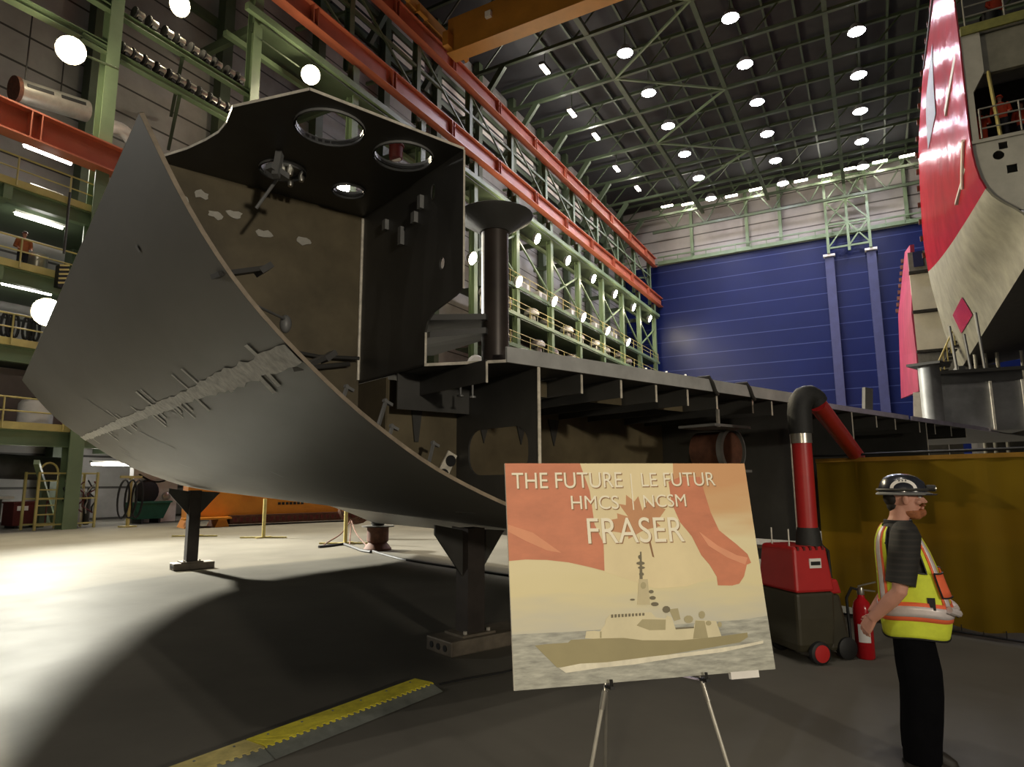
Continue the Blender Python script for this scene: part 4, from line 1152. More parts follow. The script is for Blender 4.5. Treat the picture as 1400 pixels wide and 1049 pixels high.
for k, (a, b) in enumerate(((.0, .2), (.2, .47), (.47, .74), (.74, 1.))):
    z1_, z0_ = zt + (zb - zt) * a, zt + (zb - zt) * b
    if k == 0:
        build('top_frame', MB().box((x0 + 2, Y3 + .1, (z0_ + z1_) / 2 - .3), (4.2, .3, (z1_ - z0_) * .7)), M['duct'], sb2)
        for X in (x0 + .2, x0 + 1.4, x0 + 2.6): build('window_panel', MB().box((X + .4, Y3 - .08, (z0_ + z1_) / 2 - .1), (.7, .06, 1.3)), M['blue_guide'], sb2)
    else:
        build('end_plate', MB().box((x0 + 2, Y3 + .1, (z0_ + z1_) / 2), (4.2, .25, z1_ - z0_ - .25)), M['cream_plate'] if k < 3 else M['plate_grey'], sb2)
    build('ledge', MB().box((x0 + 2, Y3 - .1, z0_), (4.3, .5, .2)), M['gdark'], sb2)
for k in range(9):
    e_ = r0.lerp(r1, .15 + .1 * k); build('edge_bracket', MB().box(e_ + V((-.12, -.2, 0)), (.3, .4, .4)), M['rust'], sb2)
build('tarp', MB().prism([q2 + V((-.4, -.2, -.1)), q2 + V((.9, -.2, -.1)), q2 + V((.6, -.2, -3)), q2 + V((-.6, -.2, -3))], (0, .1, 0)), M['white'], sb2)
build('keel_block', MB().box((q2.x + 1.5, Y3 + 4, (q2.z - 1) / 2), (2.4, 6, q2.z - 1)), M['gdark'], sb2)
# cradle under the red block
p = rs(.86, 1.0)
cr = thing('cradle', 'dark steel cradle with pale uprights under the red ship block', 'cradle', (7, 50, 0))
build('base', MB().box((8.4, 52, 4.2), (5, 6, 8.4)), M['gdark'], cr)
build('bearer', MB().box((6.5, 54, 9.0), (2.4, 1.2, .8)), M['plate_grey'], cr)
for X in (5.9, 6.4, 7.0, 8.2): build('upright', MB().tube((X, 48.6, 3), (X, 48.6, 9.4), .1, 8), M['duct'], cr)
sc = thing('stair_tower', 'narrow yellowish stair railing below the red hull', 'stairs', (4.6, 52, 0))
for k in range(12): build('tread', MB().box((4.0 + .12 * k, 51.5, 7.9 + .26 * k), (.45, .9, .07)), M['gdark'], sc)
for dy in (-.45, .45): build('handrail', MB().tube((3.9, 51.5 + dy, 8.9), (5.4, 51.5 + dy, 12), .05, 8), M['yellow'], sc)
for k in range(6): build('baluster', MB().tube((4.0 + .24 * k, 51.05, 7.9 + .52 * k), (4.0 + .24 * k, 51.05, 9.0 + .52 * k), .04, 6), M['yellow'], sc)
build('stair_column', MB().bar((4.6, 52, 0), (4.6, 52, 8), .5, .5), M['gdark'], sc)

# ================================================================== WELDING CURTAIN
cm = bpy.data.materials.new('amber_welding_curtain'); cm.use_nodes = True
nt = cm.node_tree; nt.nodes.clear(); N = nt.nodes.new
out = N('ShaderNodeOutputMaterial'); pb = N('ShaderNodeBsdfPrincipled'); tr = N('ShaderNodeBsdfTransparent'); tl = N('ShaderNodeBsdfTranslucent'); m1 = N('ShaderNodeMixShader'); m2 = N('ShaderNodeMixShader')
nz = N('ShaderNodeTexNoise'); nz.inputs['Scale'].default_value = 1.3; tc = N('ShaderNodeTexCoord'); rp = N('ShaderNodeValToRGB')
rp.color_ramp.elements[0].color = (*lin((120, 92, 20)), 1); rp.color_ramp.elements[1].color = (*lin((168, 140, 36)), 1)
nt.links.new(tc.outputs['Object'], nz.inputs['Vector']); nt.links.new(nz.outputs['Fac'], rp.inputs['Fac']); nt.links.new(rp.outputs['Color'], pb.inputs['Base Color']); nt.links.new(rp.outputs['Color'], tl.inputs['Color'])
pb.inputs['Roughness'].default_value = .28
bp = N('ShaderNodeBump'); bp.inputs['Strength'].default_value = .25; bp.inputs['Distance'].default_value = .05; nt.links.new(nz.outputs['Fac'], bp.inputs['Height']); nt.links.new(bp.outputs['Normal'], pb.inputs['Normal'])
tr.inputs['Color'].default_value = (*lin((190, 140, 40)), 1)
m1.inputs[0].default_value = .25; m2.inputs[0].default_value = .22
nt.links.new(pb.outputs[0], m1.inputs[1]); nt.links.new(tl.outputs[0], m1.inputs[2]); nt.links.new(m1.outputs[0], m2.inputs[1]); nt.links.new(tr.outputs[0], m2.inputs[2]); nt.links.new(m2.outputs[0], out.inputs[0])
CP = V((.59, 9.11, 0)); CDV = V((.906, -.423, 0)); CNV = V((.423, .906, 0))


def cw(a, z, b=0.): return CP + CDV * a + CNV * b + V((0, 0, z))


ct = thing('welding_screen', 'wide amber translucent welding screen in a black frame behind the man', 'screen', CP)
mb = MB(); rows = []
for i in range(61):
    a = -1.42 + 3.3 * i / 60; b = .012 * math.sin(i * .9) + .015 * math.sin(i * .37)
    rows.append([cw(a, .11 + .03 * math.sin(i * .35), b), cw(a, .7, b * 1.4), cw(a, 1.4, b), cw(a, 2.0, .2 * b)])
mb.loft(rows, False, False); mb.smooth = True
build('curtain', mb, cm, ct)
mb = MB()
for a0 in (-1.42,): mb.bar(cw(-1.42, 1.985, -.012), cw(1.88, 1.985, -.012), .006, .05)
build('hem_band', mb, mat('curtain_hem', (150, 112, 36), .5, 0, .2, 6), ct, label='lighter top hem')
build('top_rail', MB().tube(cw(-1.5, 2.05), cw(1.95, 2.05), .016, 8), M['black'], ct)
build('bottom_rail', MB().tube(cw(-1.5, .045), cw(1.95, .045), .012, 8), M['black'], ct)
for a in (-1.5, 1.93): build('post', MB().tube(cw(a, 0), cw(a, 2.06), .016, 8), M['black'], ct)
for i in range(16):
    a = -1.35 + .21 * i
    build('tie', MB().tube(cw(a, .045, -.012), cw(a, .13, -.008), .006, 6), M['black'], ct)
for a in (-1.5, 1.93): build('foot', MB().box(cw(a, .02), (.5, .05, .04), (CNV, CDV, V((0, 0, 1)))), M['black'], ct)

# ================================================================== FUME EXTRACTOR
FO = V((-.80, 7.31, 0)); fr = YAW + math.radians(14)
FX = V((math.cos(fr), math.sin(fr), 0)); FY = V((-math.sin(fr), math.cos(fr), 0))


def fw(a, b, z): return FO + FX * a + FY * b + V((0, 0, z))


fe = thing('fume_extractor', 'red and dark mobile fume extractor with a bent arm, right of the sign', 'extractor', FO)
ax = (FX, FY, V((0, 0, 1)))
mb = MB().loft([[fw(sx * .21 * k, sy * .29 * k, z) for sx, sy in ((-1, -1), (1, -1), (1, 1), (-1, 1))] for k, z in ((.82, .1), (.94, .18), (1., .42), (1.02, .66))])
build('body', mb, M['olive'], fe, bevel=.03)
mb = MB().loft([[fw(sx * .20 * k, sy * .28 * k, z) for sx, sy in ((-1, -1), (1, -1), (1, 1), (-1, 1))] for k, z in ((1.08, .66), (1.06, .72), (.93, 1.06), (.88, 1.09))])
c_ = build('hood', mb, M['red'], fe, bevel=.025)
for k in range(5): build('vent_rib', MB().box(fw(-.14 + .07 * k, -.245, 1.07), (.022, .05, .035), ax), M['dkred'], c_)
c_ = build('name_plate', MB().box(fw(.03, -.279, .93), (.13, .012, .09), ax), M['white'], fe, label='small white plate with a dark word')
build('plate_mark', MB().box(fw(.03, -.287, .93), (.105, .006, .035), ax), M['black'], c_)
build('rear_housing', MB().loft([[fw(x, y, z) for x, y in ((.2, -.2), (w_, -.2), (w_, .2), (.2, .2))] for z, w_ in ((.08, .46), (.62, .36))]), M['olive'], fe, bevel=.04)
build('rear_lid', MB().loft([[fw(x, y, z) for x, y in ((.2, -.21), (w_, -.21), (w_, .16), (.2, .16))] for z, w_ in ((.62, .37), (.76, .33))]), M['red'], fe, bevel=.02)
build('handle', MB().path([fw(.14, -.1, 1.02), fw(.24, -.1, 1.1), fw(.33, -.1, 1.02), fw(.34, -.1, .76)], .016, 8), M['black'], fe)
for (a, b, s_) in ((.0, -.29, -1), (.0, .29, 1), (.38, -.2, -1)):
    X3 = (FX, V((0, 0, 1)), FY * s_)
    c_ = build('wheel', MB().lathe([(.085, -.035), (.105, -.025), (.105, .025), (.085, .035)], fw(a, b, .106), 22, X3), M['black'], fe)
    if a < .2: build('hub', MB().lathe([(.08, .03), (.08, .042), (.03, .048)], fw(a, b, .106), 18, X3), M['red'], c_)
tb_ = fw(.10, -.12, 0)
c_ = build('arm_tube', MB().lathe([(.095, 1.26), (.095, 2.16)], tb_, 24), M['red'], fe)
build('collar', MB().lathe([(.125, 1.08), (.115, 1.2), (.1, 1.26)], tb_, 24), M['hose'], c_)
build('clamp_band', MB().lathe([(.101, 2.10), (.101, 2.2)], tb_, 24), M['silver'], c_)
dr = V((.62, .3, -.44)).normalized()
q0 = tb_ + V((0, 0, 2.2)); top_ = tb_ + V((0, 0, 2.4))
hr = V((RT.x, RT.y, 0)).normalized() * .75 + FY * .25; hr.normalize()
elb = [q0] + [tb_ + V((0, 0, 2.42)) + hr * (.13 - .13 * math.cos(a)) + V((0, 0, .17 * math.sin(a))) for a in [k * (PI * .8) / 9 for k in range(10)]]
build('elbow_hose', MB().path(elb, [.115 + .004 * (k % 2) for k in range(len(elb))], 20), M['hose'], fe)
e0 = elb[-1]; d_ = (elb[-1] - elb[-2]).normalized(); d_ = (d_ * .35 + hr * .6 + V((0, 0, -.62))).normalized()
e9 = plane(1172, 624, CP + CNV * .2, CNV); d_ = (e9 - e0).normalized()
build('arm_tube', MB().tube(e0 - d_ * .02, e9, .092, 24), M['red'], fe)
for b in (-.15, .12): build('pin', MB().tube(fw(-.15, b, 1.05), fw(-.15, b, 1.25), .008, 6), M['chrome'], fe)

# ================================================================== FIRE EXTINGUISHER
xo = hz(1184, 900)
ex = thing('fire_extinguisher', 'red fire extinguisher with a pale label standing behind the man', 'extinguisher', xo)
build('cylinder', MB().lathe([(.075, 0), (.086, .015), (.086, .47), (.07, .53), (.035, .57), (.03, .6)], xo, 24), M['red_gloss'], ex)
lab = MB(); tow = (CAM - xo); tow.z = 0; tow.normalize(); sd_ = V((0, 0, 1)).cross(tow)
g = [[xo + (tow * math.cos(a) + sd_ * math.sin(a)) * .0872 + V((0, 0, z)) for z in (.16, .33)] for a in [-.6 + 1.3 * k / 10 for k in range(11)]]
lab.loft(g, False, False); build('label_sticker', lab, M['white'], ex)
build('valve', MB().lathe([(.03, .6), (.035, .62), (.025, .67)], xo, 12), M['silver'], ex)
build('lever', MB().bar(xo + V((-.02, 0, .68)), xo + sd_ * .14 + V((0, 0, .73)), .03, .012), M['silver'], ex)
build('lever', MB().bar(xo + V((-.02, 0, .65)), xo + sd_ * .13 + V((0, 0, .64)), .03, .012), M['silver'], ex)
build('hose', MB().path([xo + V((0, 0, .64)), xo - sd_ * .08 + V((0, 0, .66)), xo - sd_ * .13 + V((0, 0, .56)), xo - sd_ * .125 + V((0, 0, .3)), xo - sd_ * .12 + V((0, 0, .12))], .014, 8), M['black'], ex)

# ================================================================== SIGN ON EASEL
BL, BR, TL = V((-1.369, 2.485, .876)), V((-.470, 3.310, .877)), V((-1.483, 2.581, 1.806))
BU = (BR - BL).normalized(); BV = (TL - BL); BV = (BV - BU * BV.dot(BU)).normalized(); BN = BU.cross(BV)
BW, BH = 1.22, .942
if BN.dot(CAM - BL) < 0: BN = -BN


def bd(u, v, o=0.): return BL + BU * u + BV * v + BN * o


def bpx(x, y, o=0.):
    p = plane(x, y, BL, BN); return p + BN * o


sg = thing('sign_board', 'large printed ship naming board with flag and warship on a tripod easel', 'sign', BL)
skm = mat('printed_sky', (222, 208, 168), .55, 0, .04, 3)
nt = skm.node_tree; b_ = nt.nodes['Principled BSDF']; rp = nt.nodes.new('ShaderNodeValToRGB'); tc = nt.nodes.new('ShaderNodeTexCoord'); sx = nt.nodes.new('ShaderNodeSeparateXYZ'); nzz = nt.nodes.new('ShaderNodeTexNoise'); nzz.inputs['Scale'].default_value = 3; ad = nt.nodes.new('ShaderNodeMath'); ad.operation = 'MULTIPLY_ADD'; ad.inputs[1].default_value = .22; mrr = nt.nodes.new('ShaderNodeMapRange'); mrr.inputs['From Max'].default_value = .92
mpp = nt.nodes.new('ShaderNodeMapping'); mpp.inputs['Scale'].default_value = (1, 1, 5); nt.links.new(tc.outputs['Object'], mpp.inputs[0]); nt.links.new(mpp.outputs[0], nzz.inputs[0])
nt.links.new(tc.outputs['Object'], sx.inputs[0]); nt.links.new(sx.outputs[2], mrr.inputs['Value']); nt.links.new(nzz.outputs['Fac'], ad.inputs[0]); nt.links.new(mrr.outputs[0], ad.inputs[2]); nt.links.new(ad.outputs[0], rp.inputs['Fac'])
cr_ = rp.color_ramp; cr_.elements[0].position = .18; cr_.elements[0].color = (*lin((192, 190, 176)), 1); cr_.elements[1].position = 1.1 if 0 else 1.0; cr_.elements[1].color = (*lin((212, 160, 112)), 1)
for ps, cc in ((.36, (204, 200, 180)), (.52, (226, 214, 168)), (.72, (230, 218, 176)), (.88, (216, 178, 130))):
    e_ = cr_.elements.new(ps); e_.color = (*lin(cc), 1)
nt.links.new(rp.outputs['Color'], b_.inputs['Base Color'])
build('panel', MB().box(bd(BW / 2, BH / 2, -.006), (BW, BH, .012), (BU, BV, BN)), M['board_edge'], sg)
build('printed_sky', MB().prism([bd(0, 0, .0005), bd(BW, 0, .0005), bd(BW, BH, .0005), bd(0, BH, .0005)], BN * .0006), skm, sg)


def pr(name, pts, off, m, fn=lambda x, y: (x, y), par=None, label=None):
    ps = []
    for q in pts:
        p = bpx(*fn(*q)); u, v = (p - BL).dot(BU), (p - BL).dot(BV)
        ps.append(bd(min(max(u, .0), BW), min(max(v, .0), BH), off))
    return build(name, MB().prism(ps, BN * .0005), m, par or sg, label=label)


A1 = lambda x, y: (670 + x / 3.085, 620 + y / 3.085)
A2 = lambda x, y: (720 + x / 4.1176, 740 + y / 4.1176)
fred = mat('printed_flag_red', (206, 128, 94), .55, 0, .12, 4, 0, 0, (1.5, 1.5, 3))
fcream = mat('printed_flag_white', (232, 216, 172), .55, 0, .06, 4)
pr('printed_flag_white', [(376, 40), (770, 40), (775, 200), (850, 360), (950, 520), (830, 560), (700, 570), (560, 525), (480, 500), (480, 380), (440, 300), (420, 160)], .0012, fcream, A1)
pr('printed_flag_red', [(20, 30), (378, 40), (420, 160), (440, 300), (478, 380), (482, 496), (420, 480), (330, 460), (240, 450), (150, 448), (60, 455)], .0018, fred, A1, label='hoist side of the printed flag')
pr('printed_flag_red', [(752, 120), (800, 100), (885, 100), (905, 170), (930, 250), (965, 325), (1040, 385), (1085, 425), (1100, 462), (1082, 470), (1070, 520), (1050, 550), (1020, 558), (960, 557), (955, 520), (925, 470), (890, 430), (850, 350), (800, 290), (765, 210)], .0018, fred, A1, label='fly side of the printed flag')
pr('printed_flag_fold', [(70, 300), (180, 335), (300, 420), (240, 410), (150, 370), (75, 330)], .0024, mat('printed_fold', (222, 150, 112), .55, 0, .06, 6), A1)
pr('printed_flag_fold', [(880, 330), (960, 390), (1040, 430), (1085, 440), (1075, 470), (1000, 440), (920, 390)], .0024, mat('printed_fold_light', (228, 156, 120), .55, 0, .06, 6), A1)
leaf = [(0, 1.0), (.12, .74), (.27, .84), (.2, .42), (.42, .62), (.47, .48), (.74, .54), (.64, .33), (.76, .22), (.4, -.02), (.45, -.16), (.06, -.1)]
leaf = leaf + [(-x, y) for x, y in reversed(leaf[1:])]
la = math.radians(-24)
pr('printed_maple_leaf', [(640 + 165 * (x * math.cos(la) + y * math.sin(la)), 275 - 150 * (y * math.cos(la) - x * math.sin(la) - .25)) for x, y in leaf], .0018, mat('printed_leaf', (196, 142, 100), .55, 0, .1, 6), A1)
pr('printed_leaf_stem', [(668, 372), (676, 370), (692, 440), (684, 436)], .0018, mat('printed_stem', (150, 112, 76), .6, 0, .1, 6), A1)
seam = mat('printed_sea', (168, 168, 156), .5, 0, .36, 9, 0, 0, (1.2, 1.2, 7))
pr('printed_sea', [(696, 868), (780, 864), (1010, 848), (1052, 842), (1062, 918), (704, 946)], .0012, seam)
kh = mat('printed_hull_khaki', (156, 146, 106), .55, 0, .08, 4); pl_ = mat('printed_superstructure', (218, 208, 172), .55, 0, .06, 8); dk_ = mat('printed_dark_detail', (112, 104, 80), .55, 0, .1, 10); md_ = mat('printed_mid_detail', (172, 162, 124), .55, 0, .08, 10); foam = mat('printed_foam', (228, 222, 200), .55, 0, .12, 20)
pr('printed_superstructure', [(328, 548), (335, 508), (380, 505), (412, 508), (440, 470), (445, 440), (470, 412), (700, 400), (725, 430), (780, 436), (790, 418), (815, 430), (835, 488), (940, 482), (950, 445), (1065, 450), (1095, 535), (870, 560), (650, 560)], .002, pl_, A2)
pr('printed_facet', [(618, 475), (650, 440), (782, 442), (780, 500), (690, 502)], .0025, md_, A2)
pr('printed_facet', [(950, 447), (1000, 450), (1020, 545), (935, 550)], .0025, md_, A2)
pr('printed_ship_hull', [(45, 588), (110, 580), (232, 572), (250, 556), (410, 548), (545, 545), (650, 558), (870, 558), (1060, 540), (1240, 515), (1244, 540), (1200, 570), (1000, 605), (700, 655), (400, 695), (170, 712), (130, 672)], .0025, kh, A2)
pr('printed_foam', [(180, 714), (300, 690), (450, 682), (700, 650), (900, 628), (1200, 586), (1330, 560), (1330, 575), (1100, 625), (850, 655), (600, 695), (420, 712), (220, 742)], .003, foam, A2)
pr('printed_mast', [(622, 358), (630, 214), (680, 214), (694, 358)], .0025, mat('printed_mast_tone', (200, 188, 150), .55, 0, .06, 8), A2)
pr('printed_mast_pole', [(634, 214), (637, 60), (645, 60), (652, 214)], .0025, dk_, A2)
for (x, y, a, b) in ((640, 125, 24, 10), (645, 150, 20, 8), (636, 90, 10, 12), (645, 186, 14, 10), (700, 285, 14, 10), (708, 320, 18, 11), (720, 355, 22, 12), (594, 330, 14, 6), (785, 385, 22, 20), (910, 440, 26, 22), (985, 415, 18, 22), (1022, 462, 16, 14), (1085, 470, 12, 16), (655, 250, 16, 20)):
    pr('printed_radar', [(x + a * math.cos(2 * PI * k / 10), y + b * math.sin(2 * PI * k / 10)) for k in range(10)], .003, dk_ if y < 400 and x != 655 else md_, A2)
for k in range(10):
    x = 474 + 19.5 * k; pr('printed_window', [(x, 414 - 1.0 * k), (x + 12, 413 - 1.0 * k), (x + 12, 431 - 1.3 * k), (x, 432 - 1.3 * k)], .003, dk_, A2)
pr('printed_funnel', [(800, 385), (850, 378), (865, 440), (830, 450)], .0025, md_, A2)
pr('printed_bay', [(835, 488), (940, 482), (940, 490), (838, 497)], .003, dk_, A2)
pr('printed_bay', [(412, 510), (420, 508), (420, 545), (412, 545)], .003, md_, A2)


def text(s, x0, y0, x1, y1, cap, par, m, off, dx=0., name='lettering'):
    """s set on the board from pixel (x0,y0) to (x1,y1) along its baseline, cap height in pixels"""
    cu = bpy.data.curves.new('txt', 'FONT'); cu.body = s; cu.size = 1; cu.extrude = 0
    ob = bpy.data.objects.new('txt', cu); COL.objects.link(ob)
    dg = bpy.context.evaluated_depsgraph_get(); me = bpy.data.meshes.new_from_object(ob.evaluated_get(dg))
    bpy.data.objects.remove(ob)
    xs = [v.co.x for v in me.vertices]; ys = [v.co.y for v in me.vertices]; mnx, mxx, mxy = min(xs), max(xs), max(ys)
    p0, p1 = bpx(x0, y0), bpx(x1, y1); ph = bpx(x0, y0 - cap); hgt = (ph - p0).dot(BV)
    u0, v0 = (p0 - BL).dot(BU), (p0 - BL).dot(BV); u1, v1 = (p1 - BL).dot(BU), (p1 - BL).dot(BV)
    mb = MB()
    mb.v = []
    for v in me.vertices:
        f = (v.co.x - mnx) / (mxx - mnx)
        mb.v.append(bd(u0 + (u1 - u0) * f + dx, v0 + (v1 - v0) * f + v.co.y / mxy * hgt - dx, off))
    mb.f = [tuple(p.vertices) for p in me.polygons]
    bpy.data.meshes.remove(me)
    return build(name, mb, m, par)


lt = mat('lettering_white', (244, 236, 212), .5, 0, .02, 4); ls = mat('lettering_shadow', (150, 110, 72), .6, 0, .05, 4)
for s, x0, y0, x1, y1, cap in (('THE FUTURE', 700, 668.5, 851, 666.5, 21.5), ('LE FUTUR', 877, 665.5, 978, 664, 18.5), ('HMCS', 781, 696.5, 846, 696, 18.5), ('NCSM', 880, 694, 938, 692.5, 17), ('FRASER', 804, 743.5, 936, 740.5, 35)):
    text(s, x0, y0, x1, y1, cap, sg, ls, .0036, .0042, 'lettering_shadow')
    text(s, x0, y0, x1, y1, cap, sg, lt, .0042)
pr('divider_line', [(860.8, 648), (862.4, 648), (866.6, 697.5), (865, 697.5)], .004, lt)
build('edge_chip', MB().box(bd(1.06, -.012, -.004), (.14, .03, .02), (BU, BV, BN)), M['white'], sg)

# easel
es = thing('easel', 'silver tripod easel with three thin legs holding the printed board', 'easel', (-.93, 2.7, 0))
apex = bd(.6, .8, -.16)
a1 = bpx(833, 934, -.006); f1 = hz(772, 1250); a2 = bpx(962, 924, -.006); f2 = hz(1058, 1250)
ap1 = a1 + (a1 - f1).normalized() * .75; ap2 = a2 + (a2 - f2).normalized() * .75
# legs lie in the plane behind the panel; they meet near the apex
def back(p, o): return p - BN * ((p - BL).dot(BN) - o)
for a_, f_ in ((a1, f1), (a2, f2)):
    k0 = back(a_, -.032); dirn = (k0 - f_).normalized()
    c_ = build('leg', MB().tube(f_, k0 - dirn * .045, .0085, 12), M['chrome'], es)
    build('clamp_sleeve', MB().tube(k0 - dirn * .11, k0 - dirn * .035, .0125, 12), M['silver'], c_)
    build('upper_tube', MB().tube(k0 - dirn * .06, back(apex.lerp(k0, .35), -.05), .006, 10), M['silver'], c_)
    build('rubber_foot', MB().tube(f_, f_ + dirn * .05, .013, 10), M['black'], c_)
    build('tray_pin', MB().bar(k0 + BV * -.016, k0 + BV * -.016 + BN * .07, .02, .012), M['black'], c_)
    build('pin_tip', MB().bar(k0 + BN * .056 + BV * -.02, k0 + BN * .056 + BV * .016, .012, .008), M['black'], c_)
r0 = bpx(843, 932, -.12); rf = hz(826, 1140)
c_ = build('leg', MB().path([rf, r0, back(bd(.6, .7), -.07)], .0085, 12), M['silver'], es, label='rear leg')
build('rubber_foot', MB().tube(rf, rf + (r0 - rf).normalized() * .05, .012, 10), M['black'], c_)
build('cross_brace', MB().bar(back(bpx(930, 924), -.05), back(a2, -.032) - BV * .02, .016, .006), M['lilac'], es)
build('cross_brace', MB().bar(back(a1, -.032) - BV * .03, back(bpx(846, 930), -.05), .014, .006), M['silver'], es)

# ================================================================== FLOOR ITEMS
def ramp(label, p0, p1, top_m, w_):
    """cable ramp from p0 to p1 (near-side foot line), width w_ to the left"""
    d = (p1 - p0).normalized(); n = V((-d.y, d.x, 0))
    t = thing('cable_ramp', label, 'cable ramp', p0)
    P_ = lambda k, o, z: p0.lerp(p1, k) + n * o + V((0, 0, z))
    build('near_slope', MB().prism([P_(0, 0, .002), P_(0, .13, .05), P_(0, .13, .002)], p1 - p0), M['ramp_grey'], t)
    build('core', MB().prism([P_(0, .13, .002), P_(0, .13, .05), P_(0, w_ - .05, .05), P_(0, w_ - .05, .002)], p1 - p0), M['ramp_grey'], t)
    build('far_slope', MB().prism([P_(0, w_ - .05, .002), P_(0, w_ - .05, .05), P_(0, w_, .002)], p1 - p0), M['black'], t)
    n_ = int((p1 - p0).length / .055); near_ = []; L = (p1 - p0).length
    for k in range(n_ + 1):
        a = k / n_
        near_ += [P_(max(0, a - .012), .125, .051), P_(max(0, a - .006), .105, .044), P_(min(1, a + .006), .105, .044), P_(min(1, a + .012), .125, .051)]
    mb = MB().prism(near_ + [P_(1, w_ - .05, .051), P_(0, w_ - .05, .051)], V((0, 0, .006)))
    c_ = build('hinged_lid', mb, top_m, t)
    for k in range(6):
        build('lid_screw', MB().lathe([(.008, 0), (.008, .004)], P_(.08 + .17 * k, w_ - .1, .057), 8), M['ramp_grey'], c_)
    return t


e1 = hz(606, 946); mid = hz(356, 1041); dv = (mid - e1); 
near_dir = (hz(352, 1049) - e1).normalized()
ramp('yellow topped grey cable ramp on the floor below the hull, segment nearest the support', e1 + near_dir * 1.62, e1, M['ramp_yellow'], .37)
ramp('worn paler cable ramp segment at the bottom picture edge', e1 + near_dir * 3.2, e1 + near_dir * 1.63, M['ramp_pale'], .37)
# cable from the ramp to the support and beyond
mb = MB(); p0 = e1 + V((-.12, .12, .012))
mb.path([p0, p0 + V((.1, .22, 0)), p0 + V((.3, .55, 0)), p0 + V((.42, .9, 0)), p0 + V((.7, 1.5, 0))], .008, 8)
tag(build('power_cable', mb, M['black'], loc=p0), 'thin black cable running from the ramp end towards the sign', 'cable')
mb = MB(); pts = [hz(x, y, .012) for x, y in ((505, 752), (520, 757), (545, 764), (580, 770), (620, 776), (660, 782), (700, 788), (760, 796))]
mb.path(pts, .03, 8); tag(build('floor_cable', mb, M['black'], loc=pts[0]), 'dark cable lying across the bright floor from the jack post to behind the sign', 'cable')
# orange spreader beam
a, b = hz(262, 722), hz(492, 712); d = (b - a).normalized(); n = V((-d.y, d.x, 0)); L = (b - a).length
bo = thing('lifting_beam', 'long orange steel lifting beam lying on the floor behind the hull', 'lifting beam', a)
q = lambda k, o, z: a + d * k + n * o + V((0, 0, z))
build('web', MB().prism([q(-.2, .1, .35), q(L + 2, .1, .35), q(L + 2, .1, .55), q(L, .1, .75), q(3, .1, 1.75), q(-.2, .1, 1.75)], n * .9), M['beam_orange'], bo)
build('rack_edge', MB().bar(q(1.4, .05, .26), q(L + 1, .05, .26), .5, .36), M['rust'], bo, label='rusty toothed lower edge')
mb = MB()
for k in range(26): mb.box(q(1.6 + k * (L - .8) / 26, -.22, .26), (.12, .06, .18), (d, n, V((0, 0, 1))))
build('tooth_row', mb, M['dkred'], bo)
for k in (-.1, 1.05):
    build('foot_block', MB().prism([q(k - .25, -.3, 0), q(k + .3, -.3, 0), q(k + .15, -.3, .38), q(k - .1, -.3, .38)], n * 1.3), M['beam_orange'], bo)
build('sill', MB().bar(q(-.4, -.2, .36), q(1.4, -.2, .36), .5, .08), M['beam_orange'], bo)
build('lifting_lug', MB().box(q(2.1, .0, 1.45), (.5, .25, .3), (d, n, V((0, 0, 1)))), M['beam_orange'], bo)
mb = MB()
for r_ in range(3):
    for k in range(7): mb.box(q(3.6 + .17 * k - .05 * r_, .085, 1.36 - .24 * r_), (.12, .02, .11), (d, n, V((0, 0, 1))))
build('stencilled_lines', mb, M['black'], bo, label='three short lines of black stencilled marks')
# yellow stanchions
def stanchion(label, p):
    t = thing('stanchion', label, 'stanchion', p)
    build('pole', MB().tube(p, p + V((0, 0, 1.25)), .055, 10), M['yellow'], t)
    build('foot_bar', MB().box(p + V((0, 0, .025)), (1.5, .06, .04), (V((RT.x, RT.y, 0)).normalized(), V((-RT.y, RT.x, 0)).normalized(), V((0, 0, 1)))), M['yellow'], t)
    build('foot_bar', MB().box(p + V((0, 0, .03)), (.06, .6, .04)), M['yellow'], t)
stanchion('yellow stanchion pole in front of the orange beam lettering', hz(360, 736))
stanchion('yellow stanchion pole beside the hanging brown cable bundle', hz(472, 744))
stanchion('yellow stanchion pole just behind the far left hull support', hz(266, 734))
p = hz(470, 738) + V((0, .3, 0))
t = thing('cable_coil', 'brown cable bundle hanging by the stanchion near the jack post', 'cables', p)
mb = MB()
for k in range(5): mb.path([p + V((RT.x, RT.y, 0)) * ((.35 + .05 * k) * math.sin(u)) + V((0, .05 * k, .95 - .35 * math.cos(u) * (1 + .1 * k))) for u in [j * PI / 7 for j in range(15)]], .035, 6)
build('bundle', mb, M['rust'], t)
mb = MB(); q0 = p + V((0, 0, .6))
for (x, y, x2, y2) in ((476, 720, 505, 752), (470, 725, 440, 748), (478, 720, 478, 745)):
    s_, e_ = q0, hz(x2, y2, .02); mb.path([s_.lerp(e_, k / 8) - V((0, 0, .25 * math.sin(PI * k / 8) * (1 - k / 8))) for k in range(9)], .02, 6)
build('loose_cable', mb, M['rust'], t)
mb = MB(); pts = [hz(x, y, .03) for x, y in ((436, 748), (455, 746), (470, 744), (482, 748), (495, 753), (507, 755))]; mb.path(pts, .04, 8)
build('floor_cable', mb, M['black'], t)
